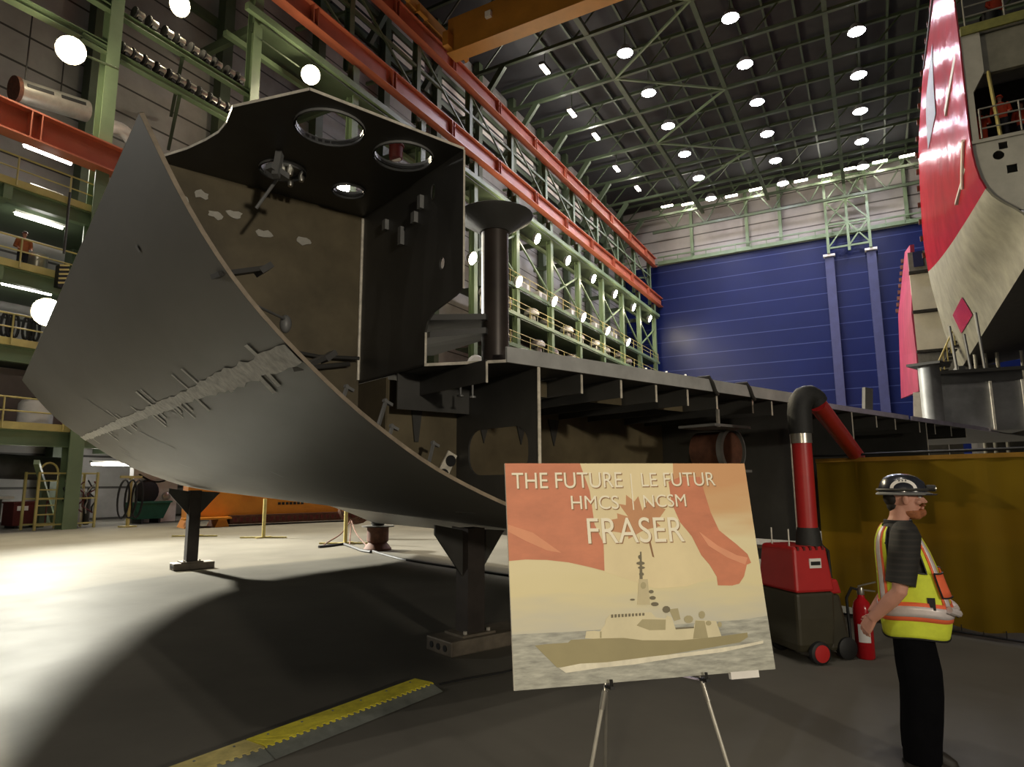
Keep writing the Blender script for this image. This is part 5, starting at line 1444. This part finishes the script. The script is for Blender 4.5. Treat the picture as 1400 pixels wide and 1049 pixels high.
# ================================================================== PEOPLE
def remesh(mb, voxel, smooth_it=4):
    me = bpy.data.meshes.new('tmp'); me.from_pydata([tuple(v) for v in mb.v], [], mb.f); me.update()
    bm = bmesh.new(); bm.from_mesh(me); bmesh.ops.recalc_face_normals(bm, faces=bm.faces[:]); bm.to_mesh(me); bm.free()
    o = bpy.data.objects.new('tmp', me); COL.objects.link(o)
    r = o.modifiers.new('r', 'REMESH'); r.mode = 'VOXEL'; r.voxel_size = voxel; r.use_smooth_shade = True
    s = o.modifiers.new('s', 'SMOOTH'); s.factor = .5; s.iterations = smooth_it
    dg = bpy.context.evaluated_depsgraph_get(); dg.update()
    res = bpy.data.meshes.new_from_object(o.evaluated_get(dg))
    out = MB(); out.v = [v.co.copy() for v in res.vertices]; out.f = [tuple(p.vertices) for p in res.polygons]; out.smooth = True
    bpy.data.objects.remove(o); bpy.data.meshes.remove(me); bpy.data.meshes.remove(res)
    return out


def erings(levels, n=28):
    """levels: (x, y, z, rx, ry[, power]) -> superellipse rings"""
    rings = []
    for L in levels:
        x, y, z, rx, ry = L[:5]; pw = L[5] if len(L) > 5 else 2.2
        ring = []
        for k in range(n):
            a = 2 * PI * k / n; c, s = math.cos(a), math.sin(a)
            ring.append(V((x + rx * math.copysign(abs(c) ** (2 / pw), c), y + ry * math.copysign(abs(s) ** (2 / pw), s), z)))
        rings.append(ring)
    return rings


# ---- the man in the hi-vis vest; local: +X the way he faces, -Y his right side (towards the camera)
MP = V((.12, 4.86, 0)); MR = math.radians(1)
man = thing('person', 'bearded man in lime hi-vis vest and black hard hat, hands clasped behind his back', 'person', MP, MR)
ML = dict(parent=man, local=True)
hd = V((.02, 0, 1.60))                      # head centre
b = MB()
# torso, neck
b.loft(erings([(-.02, 0, .80, .12, .16), (-.02, 0, .92, .13, .17), (0, 0, 1.05, .14, .165), (-.01, 0, 1.2, .13, .175), (-.03, 0, 1.34, .11, .19), (-.035, 0, 1.41, .075, .13), (-.03, 0, 1.455, .062, .066), (-.012, 0, 1.50, .058, .06), (.0, 0, 1.56, .058, .06)], 20))
# head: skull, face wedge, jaw, nose, ears
b.ell(hd + V((-.012, 0, .03)), (.098, .076, .108), 18, 12)
b.loft(erings([(.035, 0, 1.487, .045, .04), (.03, 0, 1.52, .065, .055), (.028, 0, 1.56, .07, .062), (.025, 0, 1.62, .072, .066), (.02, 0, 1.67, .07, .066)], 18))
b.prism([hd + V((.088, -.006, .045)), hd + V((.124, -.008, -.012)), hd + V((.112, -.011, -.024)), hd + V((.085, -.014, -.022)), hd + V((.08, -.012, .04))], (0, .024, 0))
b.ell(hd + V((.112, 0, -.012)), (.014, .014, .011), 10, 7)
b.ell(hd + V((.09, 0, .048)), (.02, .055, .014), 12, 7)                       # brow ridge
b.ell(hd + V((.094, 0, -.045)), (.012, .026, .007), 10, 6); b.ell(hd + V((.092, 0, -.057)), (.012, .024, .008), 10, 6)   # lips
for s in (-1, 1):
    b.ell(hd + V((.004, s * .082, .0)), (.021, .013, .034), 10, 8); b.ell(hd + V((.07, s * .04, -.012)), (.025, .022, .02), 10, 7)
# legs
for s in (-1, 1):
    b.path([(-.01, s * .09, .86), (-.005, s * .095, .66), (.0, s * .1, .48), (-.02, s * .105, .3), (-.03, s * .105, .12), (-.03, s * .105, .06)], [.088, .08, .062, .058, .042, .044], 14)
    b.path([(-.06, s * .105, .045), (.04, s * .11, .04), (.14, s * .115, .03)], [.042, .042, .03], 10)


def arm(b, s, sh, el, wr):
    b.ell(sh, (.065, .06, .068), 12, 8)
    up = [sh, sh.lerp(el, .5), el, el.lerp(wr, .3), el.lerp(wr, .75), wr]
    b.path(up, [.058, .052, .042, .044, .034, .028], 14)


ra = (V((.0, -.20, 1.375)), V((-.06, -.255, 1.07)), V((-.215, -.16, .885)))
la_ = (V((.0, .20, 1.375)), V((-.06, .25, 1.07)), V((-.215, .10, .875)))
arm(b, -1, *ra); arm(b, 1, *la_)


def hand(b, wr, fwd, nrm, side, curl):
    """palm with four unequal bent fingers and a thumb leaving the side of the palm"""
    fwd = fwd.normalized(); sd = nrm.cross(fwd).normalized() * side; nrm = nrm.normalized()
    pc_ = wr + fwd * .048
    b.loft([[wr + fwd * f + sd * (w * c) + nrm * (t_ * s_) for c, s_ in ((-1, -.7), (0, -1), (1, -.7), (1.1, 0), (1, .7), (0, 1), (-1, .7), (-1.1, 0))] for f, w, t_ in ((-.012, .024, .02), (.02, .033, .017), (.06, .039, .015), (.088, .038, .013), (.094, .032, .010))])
    for k, L in enumerate((.068, .077, .071, .055)):
        o_ = wr + fwd * (.085 - .004 * abs(k - 1)) + sd * (.031 - .0205 * k)
        p = [o_]; ang = .15
        for seg, f in enumerate((.45, .31, .24)):
            ang += curl * (.75 + .1 * k) * (1 if seg else .5); p.append(p[-1] + (fwd * math.cos(ang) + nrm * math.sin(ang) + sd * (.05 - .035 * k)) * L * f)
        b.path([p[0] - fwd * .015] + p, [.0085, .0085, .008, .0075, .0062], 8)
    o_ = wr + fwd * .022 + sd * .03
    b.path([o_ - sd * .012, o_ + sd * .014 + fwd * .018 + nrm * .008, o_ + sd * .024 + fwd * .044 + nrm * .02, o_ + sd * .022 + fwd * .066 + nrm * .03], [.011, .0105, .0092, .0072], 8)


hand(b, ra[2], V((-.34, .28, -.55)), V((.62, .6, -.1)), 1, .42)
hand(b, la_[2] + V((.02, 0, .02)), V((-.2, -.62, -.3)), V((-.55, .1, .7)), -1, .5)
build('body', remesh(b, .0052, 3), M['skin'], **ML)
# eyes under the brow, ginger beard, dark hair at the nape
for s in (-1, 1):
    e_ = build('eye', MB().ell(hd + V((.083, s * .03, .018)), (.011, .012, .009), 12, 8), M['white'], **ML)
    build('iris', MB().ell(hd + V((.0925, s * .031, .018)), (.003, .005, .005), 8, 6), M['black'], e_, True)
mb = MB(); mb.loft(erings([(.07, 0, 1.478, .026, .022), (.058, 0, 1.49, .05, .043), (.046, 0, 1.51, .06, .056), (.038, 0, 1.535, .063, .061)], 20)); mb.ell(hd + V((.09, 0, -.078)), (.026, .03, .028))
build('beard', remesh(mb, .006, 3), M['beard'], **ML)
build('moustache', MB().ell(hd + V((.1, 0, -.034)), (.014, .034, .009), 12, 7), M['beard'], **ML)
mb = MB(); mb.ell(hd + V((-.06, 0, .012)), (.056, .07, .062), 18, 10); mb.ell(hd + V((-.055, 0, -.035)), (.045, .055, .05), 14, 8)
build('hair', mb, M['hair'], **ML)
# hard hat
hc = hd + V((-.005, 0, .05))
mb = MB(); mb.loft(erings([(hc.x, 0, hc.z - .012, .135, .112), (hc.x, 0, hc.z + .02, .134, .111), (hc.x, 0, hc.z + .06, .12, .1), (hc.x - .005, 0, hc.z + .09, .092, .078), (hc.x - .008, 0, hc.z + .108, .05, .044), (hc.x - .008, 0, hc.z + .113, .012, .01)], 32)); mb.smooth = True
hh = build('hard_hat', mb, M['helmet'], **ML)
mb = MB(); mb.loft(erings([(hc.x + .005, 0, hc.z - .02, .152, .128), (hc.x + .008, 0, hc.z - .012, .158, .132), (hc.x, 0, hc.z - .002, .136, .113)], 32)); mb.smooth = True
build('brim', mb, M['plate_grey'], hh, True)
mb = MB(); mb.loft(erings([(hc.x + .075, 0, hc.z - .022, .11, .10), (hc.x + .078, 0, hc.z - .014, .112, .102)], 28)); build('peak', mb, M['helmet'], hh, True)
mb = MB(); mb.tube(hc + V((.13, -.02, .022)), hc + V((.175, -.02, .02)), .02, 12); mb.path([hc + V((.139 * math.cos(a), .116 * math.sin(a), .012)) for a in [2 * PI * k / 24 for k in range(25)]], .009, 6)
build('head_lamp', mb, M['gdark'], hh, True)
build('head_lamp_lens', MB().lathe([(.016, 0), (.014, .006)], hc + V((.175, -.02, .02)), 12, (V((0, 1, 0)), V((0, 0, 1)), V((1, 0, 0)))), M['silver'], hh, True)
# pale arched sticker on the side with small letters
def onhat(a, z, o=.002):
    t_ = (z - .02) / .09; r_ = max(.05, 1 - .25 * max(0, t_) ** 1.6); return hc + V(((.134 * r_ + o) * math.cos(a), (.111 * r_ + o) * math.sin(a), z))
arc = []
for k in range(13):
    u = PI * k / 12; arc.append((-PI / 2 + .02 - .56 * math.cos(u), .022 + .056 * math.sin(u)))
inn = [(-PI / 2 + .02 - .40 * math.cos(PI * k / 12), .022 + .036 * math.sin(PI * k / 12)) for k in range(13)]
mb = MB()
for k in range(12): mb.add([onhat(*arc[k], .004), onhat(*arc[k + 1], .004), onhat(*inn[k + 1], .004), onhat(*inn[k], .004)], [(0, 1, 2, 3)])
st_ = build('arched_sticker', mb, M['white'], hh, True)
mb = MB()
for (a, w_) in ((-.16, .05), (-.02, .05), (.12, .05)):
    mb.add([onhat(-PI / 2 + a, .064, .006), onhat(-PI / 2 + a + w_, .064, .006), onhat(-PI / 2 + a + w_, .074, .006), onhat(-PI / 2 + a, .074, .006)], [(0, 1, 2, 3)])
build('sticker_marks', mb, M['black'], st_, True)
# shirt: collar, torso core and sleeves
mb = MB(); mb.loft(erings([(-.01, 0, .86, .15, .175), (0, 0, 1.0, .158, .178), (-.005, 0, 1.2, .145, .185), (-.03, 0, 1.34, .122, .195), (-.035, 0, 1.415, .086, .135), (-.03, 0, 1.455, .072, .078)], 28)); mb.smooth = True
build('shirt', mb, M['shirt'], **ML)
for (sh, el, s) in ((ra[0], ra[1], -1), (la_[0], la_[1], 1)):
    mb = MB(); e2 = sh.lerp(el, .86)
    mb.path([sh + V((0, -s * .045, .045)), sh + V((0, 0, .02)), sh.lerp(el, .3), sh.lerp(el, .6), e2], [.07, .083, .085, .082, .08], 18); build('sleeve', mb, M['shirt'], **ML)
build('collar', MB().lathe([(.074, 1.43), (.082, 1.45), (.078, 1.475), (.066, 1.47)], (-.025, 0, 0), 24, None, False), M['black'], **ML)
# vest: open at the arms, lofted from angle strips
VL = [(.79, .172, .192, .015), (.86, .184, .196, .02), (.95, .19, .194, .025), (1.03, .184, .192, .018), (1.12, .170, .192, .005), (1.2, .160, .192, -.005), (1.28, .148, .192, -.018), (1.35, .130, .175, -.03), (1.405, .105, .135, -.035), (1.44, .085, .085, -.03)]


def vest_pt(a, k, off=0.):
    i = min(int(k), len(VL) - 2); f = k - i
    z, rx, ry, x = [VL[i][j] + (VL[i + 1][j] - VL[i][j]) * f for j in range(4)]
    c, s = math.cos(a), math.sin(a)
    return V((x + (rx + off) * math.copysign(abs(c) ** .88, c), (ry + off) * math.copysign(abs(s) ** .88, s), z + .008 * math.sin(a * 3)))


def strip(mb, a0, a1, k0, k1, na, nk, off, th=.006):
    for i in range(na):
        for j in range(nk):
            q = [(a0 + (a1 - a0) * (i + di) / na, k0 + (k1 - k0) * (j + dj) / nk) for di, dj in ((0, 0), (1, 0), (1, 1), (0, 1))]
            o = len(mb.v); mb.v += [vest_pt(*p_, off) for p_ in q]; mb.f.append((o, o + 1, o + 2, o + 3))
    return mb


def weld_build(name, mb, m, label=None, parent=None):
    me_ = build(name, mb, m, parent or man, True, label=label); bm = bmesh.new(); bm.from_mesh(me_.data)
    bmesh.ops.remove_doubles(bm, verts=bm.verts[:], dist=.0006); bmesh.ops.recalc_face_normals(bm, faces=bm.faces[:]); bm.to_mesh(me_.data); bm.free()
    for p in me_.data.polygons: p.use_smooth = True
    sm = me_.modifiers.new('solid', 'SOLIDIFY'); sm.thickness = .004; sm.offset = 1
    return me_


mb = MB(); strip(mb, 0, 2 * PI, 0, 4.6, 64, 14, 0)
# above the arm holes only front and back panels
for c0, c1 in ((-1.05, 1.05), (PI - 1.05, PI + 1.05)): strip(mb, c0, c1, 4.6, 9, 24, 12, 0)
vs = weld_build('vest', mb, M['lime'])
mb = MB(); strip(mb, 0, 2 * PI, 1.35, 2.6, 64, 4, .006); weld_build('waist_tape_border', mb, M['vest_orange'], parent=vs)
mb = MB(); strip(mb, 0, 2 * PI, 1.62, 2.33, 64, 3, .010); weld_build('waist_tape', mb, M['tape'], parent=vs)
for c0, w_ in ((.62, .2), (-.62, .2)):      # front and back braces
    for base in (0, PI):
        mb = MB(); strip(mb, base + c0 - w_, base + c0 + w_, 2.6, 9, 5, 14, .006); weld_build('brace_tape_border', mb, M['vest_orange'], parent=vs)
        mb = MB(); strip(mb, base + c0 - w_ * .55, base + c0 + w_ * .55, 2.3, 9, 4, 14, .010); weld_build('brace_tape', mb, M['tape'], parent=vs)
# arm-hole binding, front pockets
for s in (-1, 1):
    mb = MB(); pts = [vest_pt(s * 1.05, 9 - .3 * k, .006) for k in range(15)] + [vest_pt(s * (1.05 + (PI - 2.1) * k / 10), 4.6, .006) for k in range(11)] + [vest_pt(s * (PI - 1.05), 4.6 + .3 * k, .006) for k in range(15)]
    mb.path(pts, .006, 6); build('arm_hole_binding', mb, M['black'], vs, True)
    mb = MB(); strip(mb, s * .25, s * .85, 3.1, 4.7, 6, 4, .02); pk = weld_build('chest_pocket', mb, M['vest_orange'], parent=vs)
    mb = MB(); mb.path([vest_pt(s * (.25 + .6 * k / 8), 4.7, .026) for k in range(9)] + [vest_pt(s * .85, 4.7 - 1.6 * k / 6, .026) for k in range(7)] + [vest_pt(s * (.85 - .6 * k / 8), 3.1, .026) for k in range(9)], .005, 6); build('pocket_binding', mb, M['black'], vs, True)
    mb = MB(); mb.path([vest_pt(s * (.2 + .08 * k), 1.9 + .06 * k, .03) for k in range(8)], .022, 8); build('pocket_flap', mb, M['tape'], vs, True)
    mb = MB(); mb.path([vest_pt(s * (.15 + .09 * k), 1.65 + .07 * k, .03) for k in range(8)], .006, 6); build('flap_binding', mb, M['black'], vs, True)
mb = MB(); mb.box((.10, -.185, 1.0), (.04, .02, .07)); build('radio_clip', mb, M['black'], vs, True)
mb = MB(); mb.path([vest_pt(2 * PI * k / 48, 0, .004) for k in range(49)], .006, 6); build('hem_binding', mb, M['black'], vs, True)
# trousers and boots
mb = MB(); mb.loft(erings([(-.01, 0, .78, .145, .17), (-.015, 0, .84, .15, .176), (-.01, 0, .92, .152, .176)], 28))
for s in (-1, 1):
    mb.path([(-.01, s * .08, .86), (-.0, s * .085, .74), (.01, s * .09, .6), (.015, s * .092, .47), (.005, s * .095, .34), (-.01, s * .097, .2), (-.015, s * .1, .085)], [.095, .112, .12, .112, .108, .104, .1], 18)
mb = remesh(mb, .009, 4)
tr_ = build('trousers', mb, M['trouser'], **ML)
build('belt', MB().loft(erings([(-.01, 0, .885, .156, .18), (-.01, 0, .92, .156, .18)], 28)), M['black'], **ML)
for s in (-1, 1):
    mb = MB(); mb.loft(erings([(.035, s * .11, .018, .145, .05), (.033, s * .11, .05, .14, .05), (.015, s * .11, .085, .11, .048), (-.02, s * .105, .12, .066, .05), (-.022, s * .103, .17, .06, .052)], 22)); mb.smooth = True
    bo_ = build('boot', mb, M['boot'], **ML)
    build('sole', MB().loft(erings([(.035, s * .11, 0, .148, .052), (.035, s * .11, .022, .15, .053)], 22)), M['black'], bo_, True)


# ---- distant people, small in the photo
def worker(name_label, p, rot, top, legs, hat, lean=0., group=None, arms=0):
    t = thing('person', name_label, 'person', p, rot, group)
    b = MB()
    b.loft(erings([(0, 0, .8, .1, .15), (0, 0, 1.0, .11, .15), (0, 0, 1.3, .11, .18), (0, 0, 1.42, .07, .1), (0, 0, 1.5, .05, .05), (0, 0, 1.56, .05, .05)], 14)); b.ell((.01, 0, 1.62), (.095, .075, .12), 12, 8); b.ell((.1, 0, 1.6), (.02, .015, .02), 8, 6)
    for s in (-1, 1):
        b.path([(0, s * .09, .85), (0, s * .1, .48), (-.02, s * .11, .1)], [.085, .06, .045], 10); b.path([(-.05, s * .11, .04), (.12, s * .12, .03)], [.045, .035], 8)
        el = V((-.05, s * .28, 1.1)); wr = V((.2 if arms else .08, s * .22, 1.0 if arms else .85)); b.path([(0, s * .2, 1.38), el, wr], [.055, .042, .03], 10)
        b.path([wr, wr + V((.05, 0, -.03))], [.03, .034], 8)
        for k in range(4): b.path([wr + V((.04, (k - 1.5) * .017, -.02)), wr + V((.09, (k - 1.5) * .02, -.05)), wr + V((.1, (k - 1.5) * .02, -.085))], .011, 6)
        b.path([wr + V((.01, -s * .025, -.01)), wr + V((.05, -s * .05, -.03))], .012, 6)
    build('body', remesh(b, .016, 2), M['skin'], t, True)
    mb = MB(); mb.loft(erings([(0, 0, .84, .135, .18), (0, 0, 1.0, .135, .18), (0, 0, 1.3, .135, .205), (0, 0, 1.43, .09, .13), (0, 0, 1.47, .07, .075)], 18))
    for s in (-1, 1):
        el = V((-.05, s * .28, 1.1)); wr = V((.2 if arms else .08, s * .22, 1.0 if arms else .85)); mb.path([(0, s * .17, 1.4), (0, s * .21, 1.37), el, el.lerp(wr, .85)], [.07, .075, .06, .05], 10)
    build('jacket', remesh(mb, .016, 2), top, t, True)
    mb = MB(); mb.loft(erings([(0, 0, .8, .12, .165), (0, 0, .9, .13, .17)], 16))
    for s in (-1, 1): mb.path([(0, s * .085, .86), (0, s * .1, .48), (-.02, s * .11, .08)], [.11, .085, .075], 10)
    build('trousers', remesh(mb, .016, 2), legs, t, True)
    mb = MB(); mb.loft(erings([(.02, 0, 1.655, .15, .115), (.0, 0, 1.675, .125, .1), (0, 0, 1.73, .1, .085), (0, 0, 1.765, .04, .04)], 18)); mb.smooth = True; build('hard_hat', mb, hat, t, True)
    for s in (-1, 1): build('boot', MB().loft(erings([(.03, s * .11, 0, .14, .055), (.03, s * .11, .05, .135, .053), (-.02, s * .11, .12, .07, .06)], 14)), M['boot'], t, True)
    return t


p = onX(29, 366, -29.3); p.z = 10.1
worker('person in an orange vest and dark trousers on the left gallery', p, math.radians(-10), mat('dull_orange_vest', (176, 104, 62), .8, 0, .15, 5), M['jean'], M['dkred'], 0, None, 1)
for (x, d, w, lg) in ((1338, 1.3, 'leftmost person in orange coveralls on the grey ship deck', M['coverall']), (1368, .6, 'middle person in orange coveralls on the grey ship deck', M['jean']), (1396, 1.5, 'rightmost person in orange coveralls at the picture edge on the grey ship deck', M['jean'])):
    q = onY(x, 150, Y1 + d)
    worker(w, (q.x, q.y, 13.69), math.radians(-100), M['coverall'], lg, M['coverall'] if x == 1368 else M['dkred'], 0, None, 1)
q = onY(1362, 20, Y1 + .9)
worker('person in orange jacket on the upper ship deck at the top right', (q.x, q.y, 18.06), math.radians(-60), M['coverall'], M['jean'], M['white'], 0, None, 0)
q = onY(1352, 20, Y1 + .5)
t = thing('drum', 'black round drum on the upper ship deck at the top right', 'drum', (q.x, q.y, 18.06))
build('body', MB().lathe([(.26, 0), (.3, .05), (.3, .5), (.2, .6)], (q.x, q.y, 18.06), 16), M['black'], t)
build('lid', MB().lathe([(.2, .6), (.2, .64)], (q.x, q.y, 18.06), 14), M['gdark'], t)

# ================================================================== LIGHT AND EXPOSURE
w = bpy.data.worlds.new('hall_air'); scene.world = w; w.use_nodes = True
bg = w.node_tree.nodes['Background']; bg.inputs['Color'].default_value = (.95, .93, 1, 1); bg.inputs['Strength'].default_value = .035
# unseen fill lights added behind the camera, for the hull bays and the board
plight('hull_fill_flood', (11.5, -5, 4.4), 3000, (1, .9, .74), .4, None, 56, (-2.5, 5, 2.4), .8)
plight('board_fill_spot', (1.1, -4.2, 3.1), 800, (1, .86, .62), .25, None, 26, (-.9, 2.95, 1.4), .7)
# high unseen hall lamps, added behind the camera to fill the foreground
for (x, y) in ((-8.2, -6.0), (1.56, 2.0), (1.56, -12.0)):
    plight('hall_fill_lamp', (x, y, 42), 4500, (1, .9, .78), .5, None, 120, (x, y, 0), .6)
vs_ = scene.view_settings
scene.display_settings.display_device = 'sRGB'
vs_.view_transform = 'Standard'; vs_.look = 'None'; vs_.gamma = 1; vs_.use_curve_mapping = False
vs_.exposure = 0.0
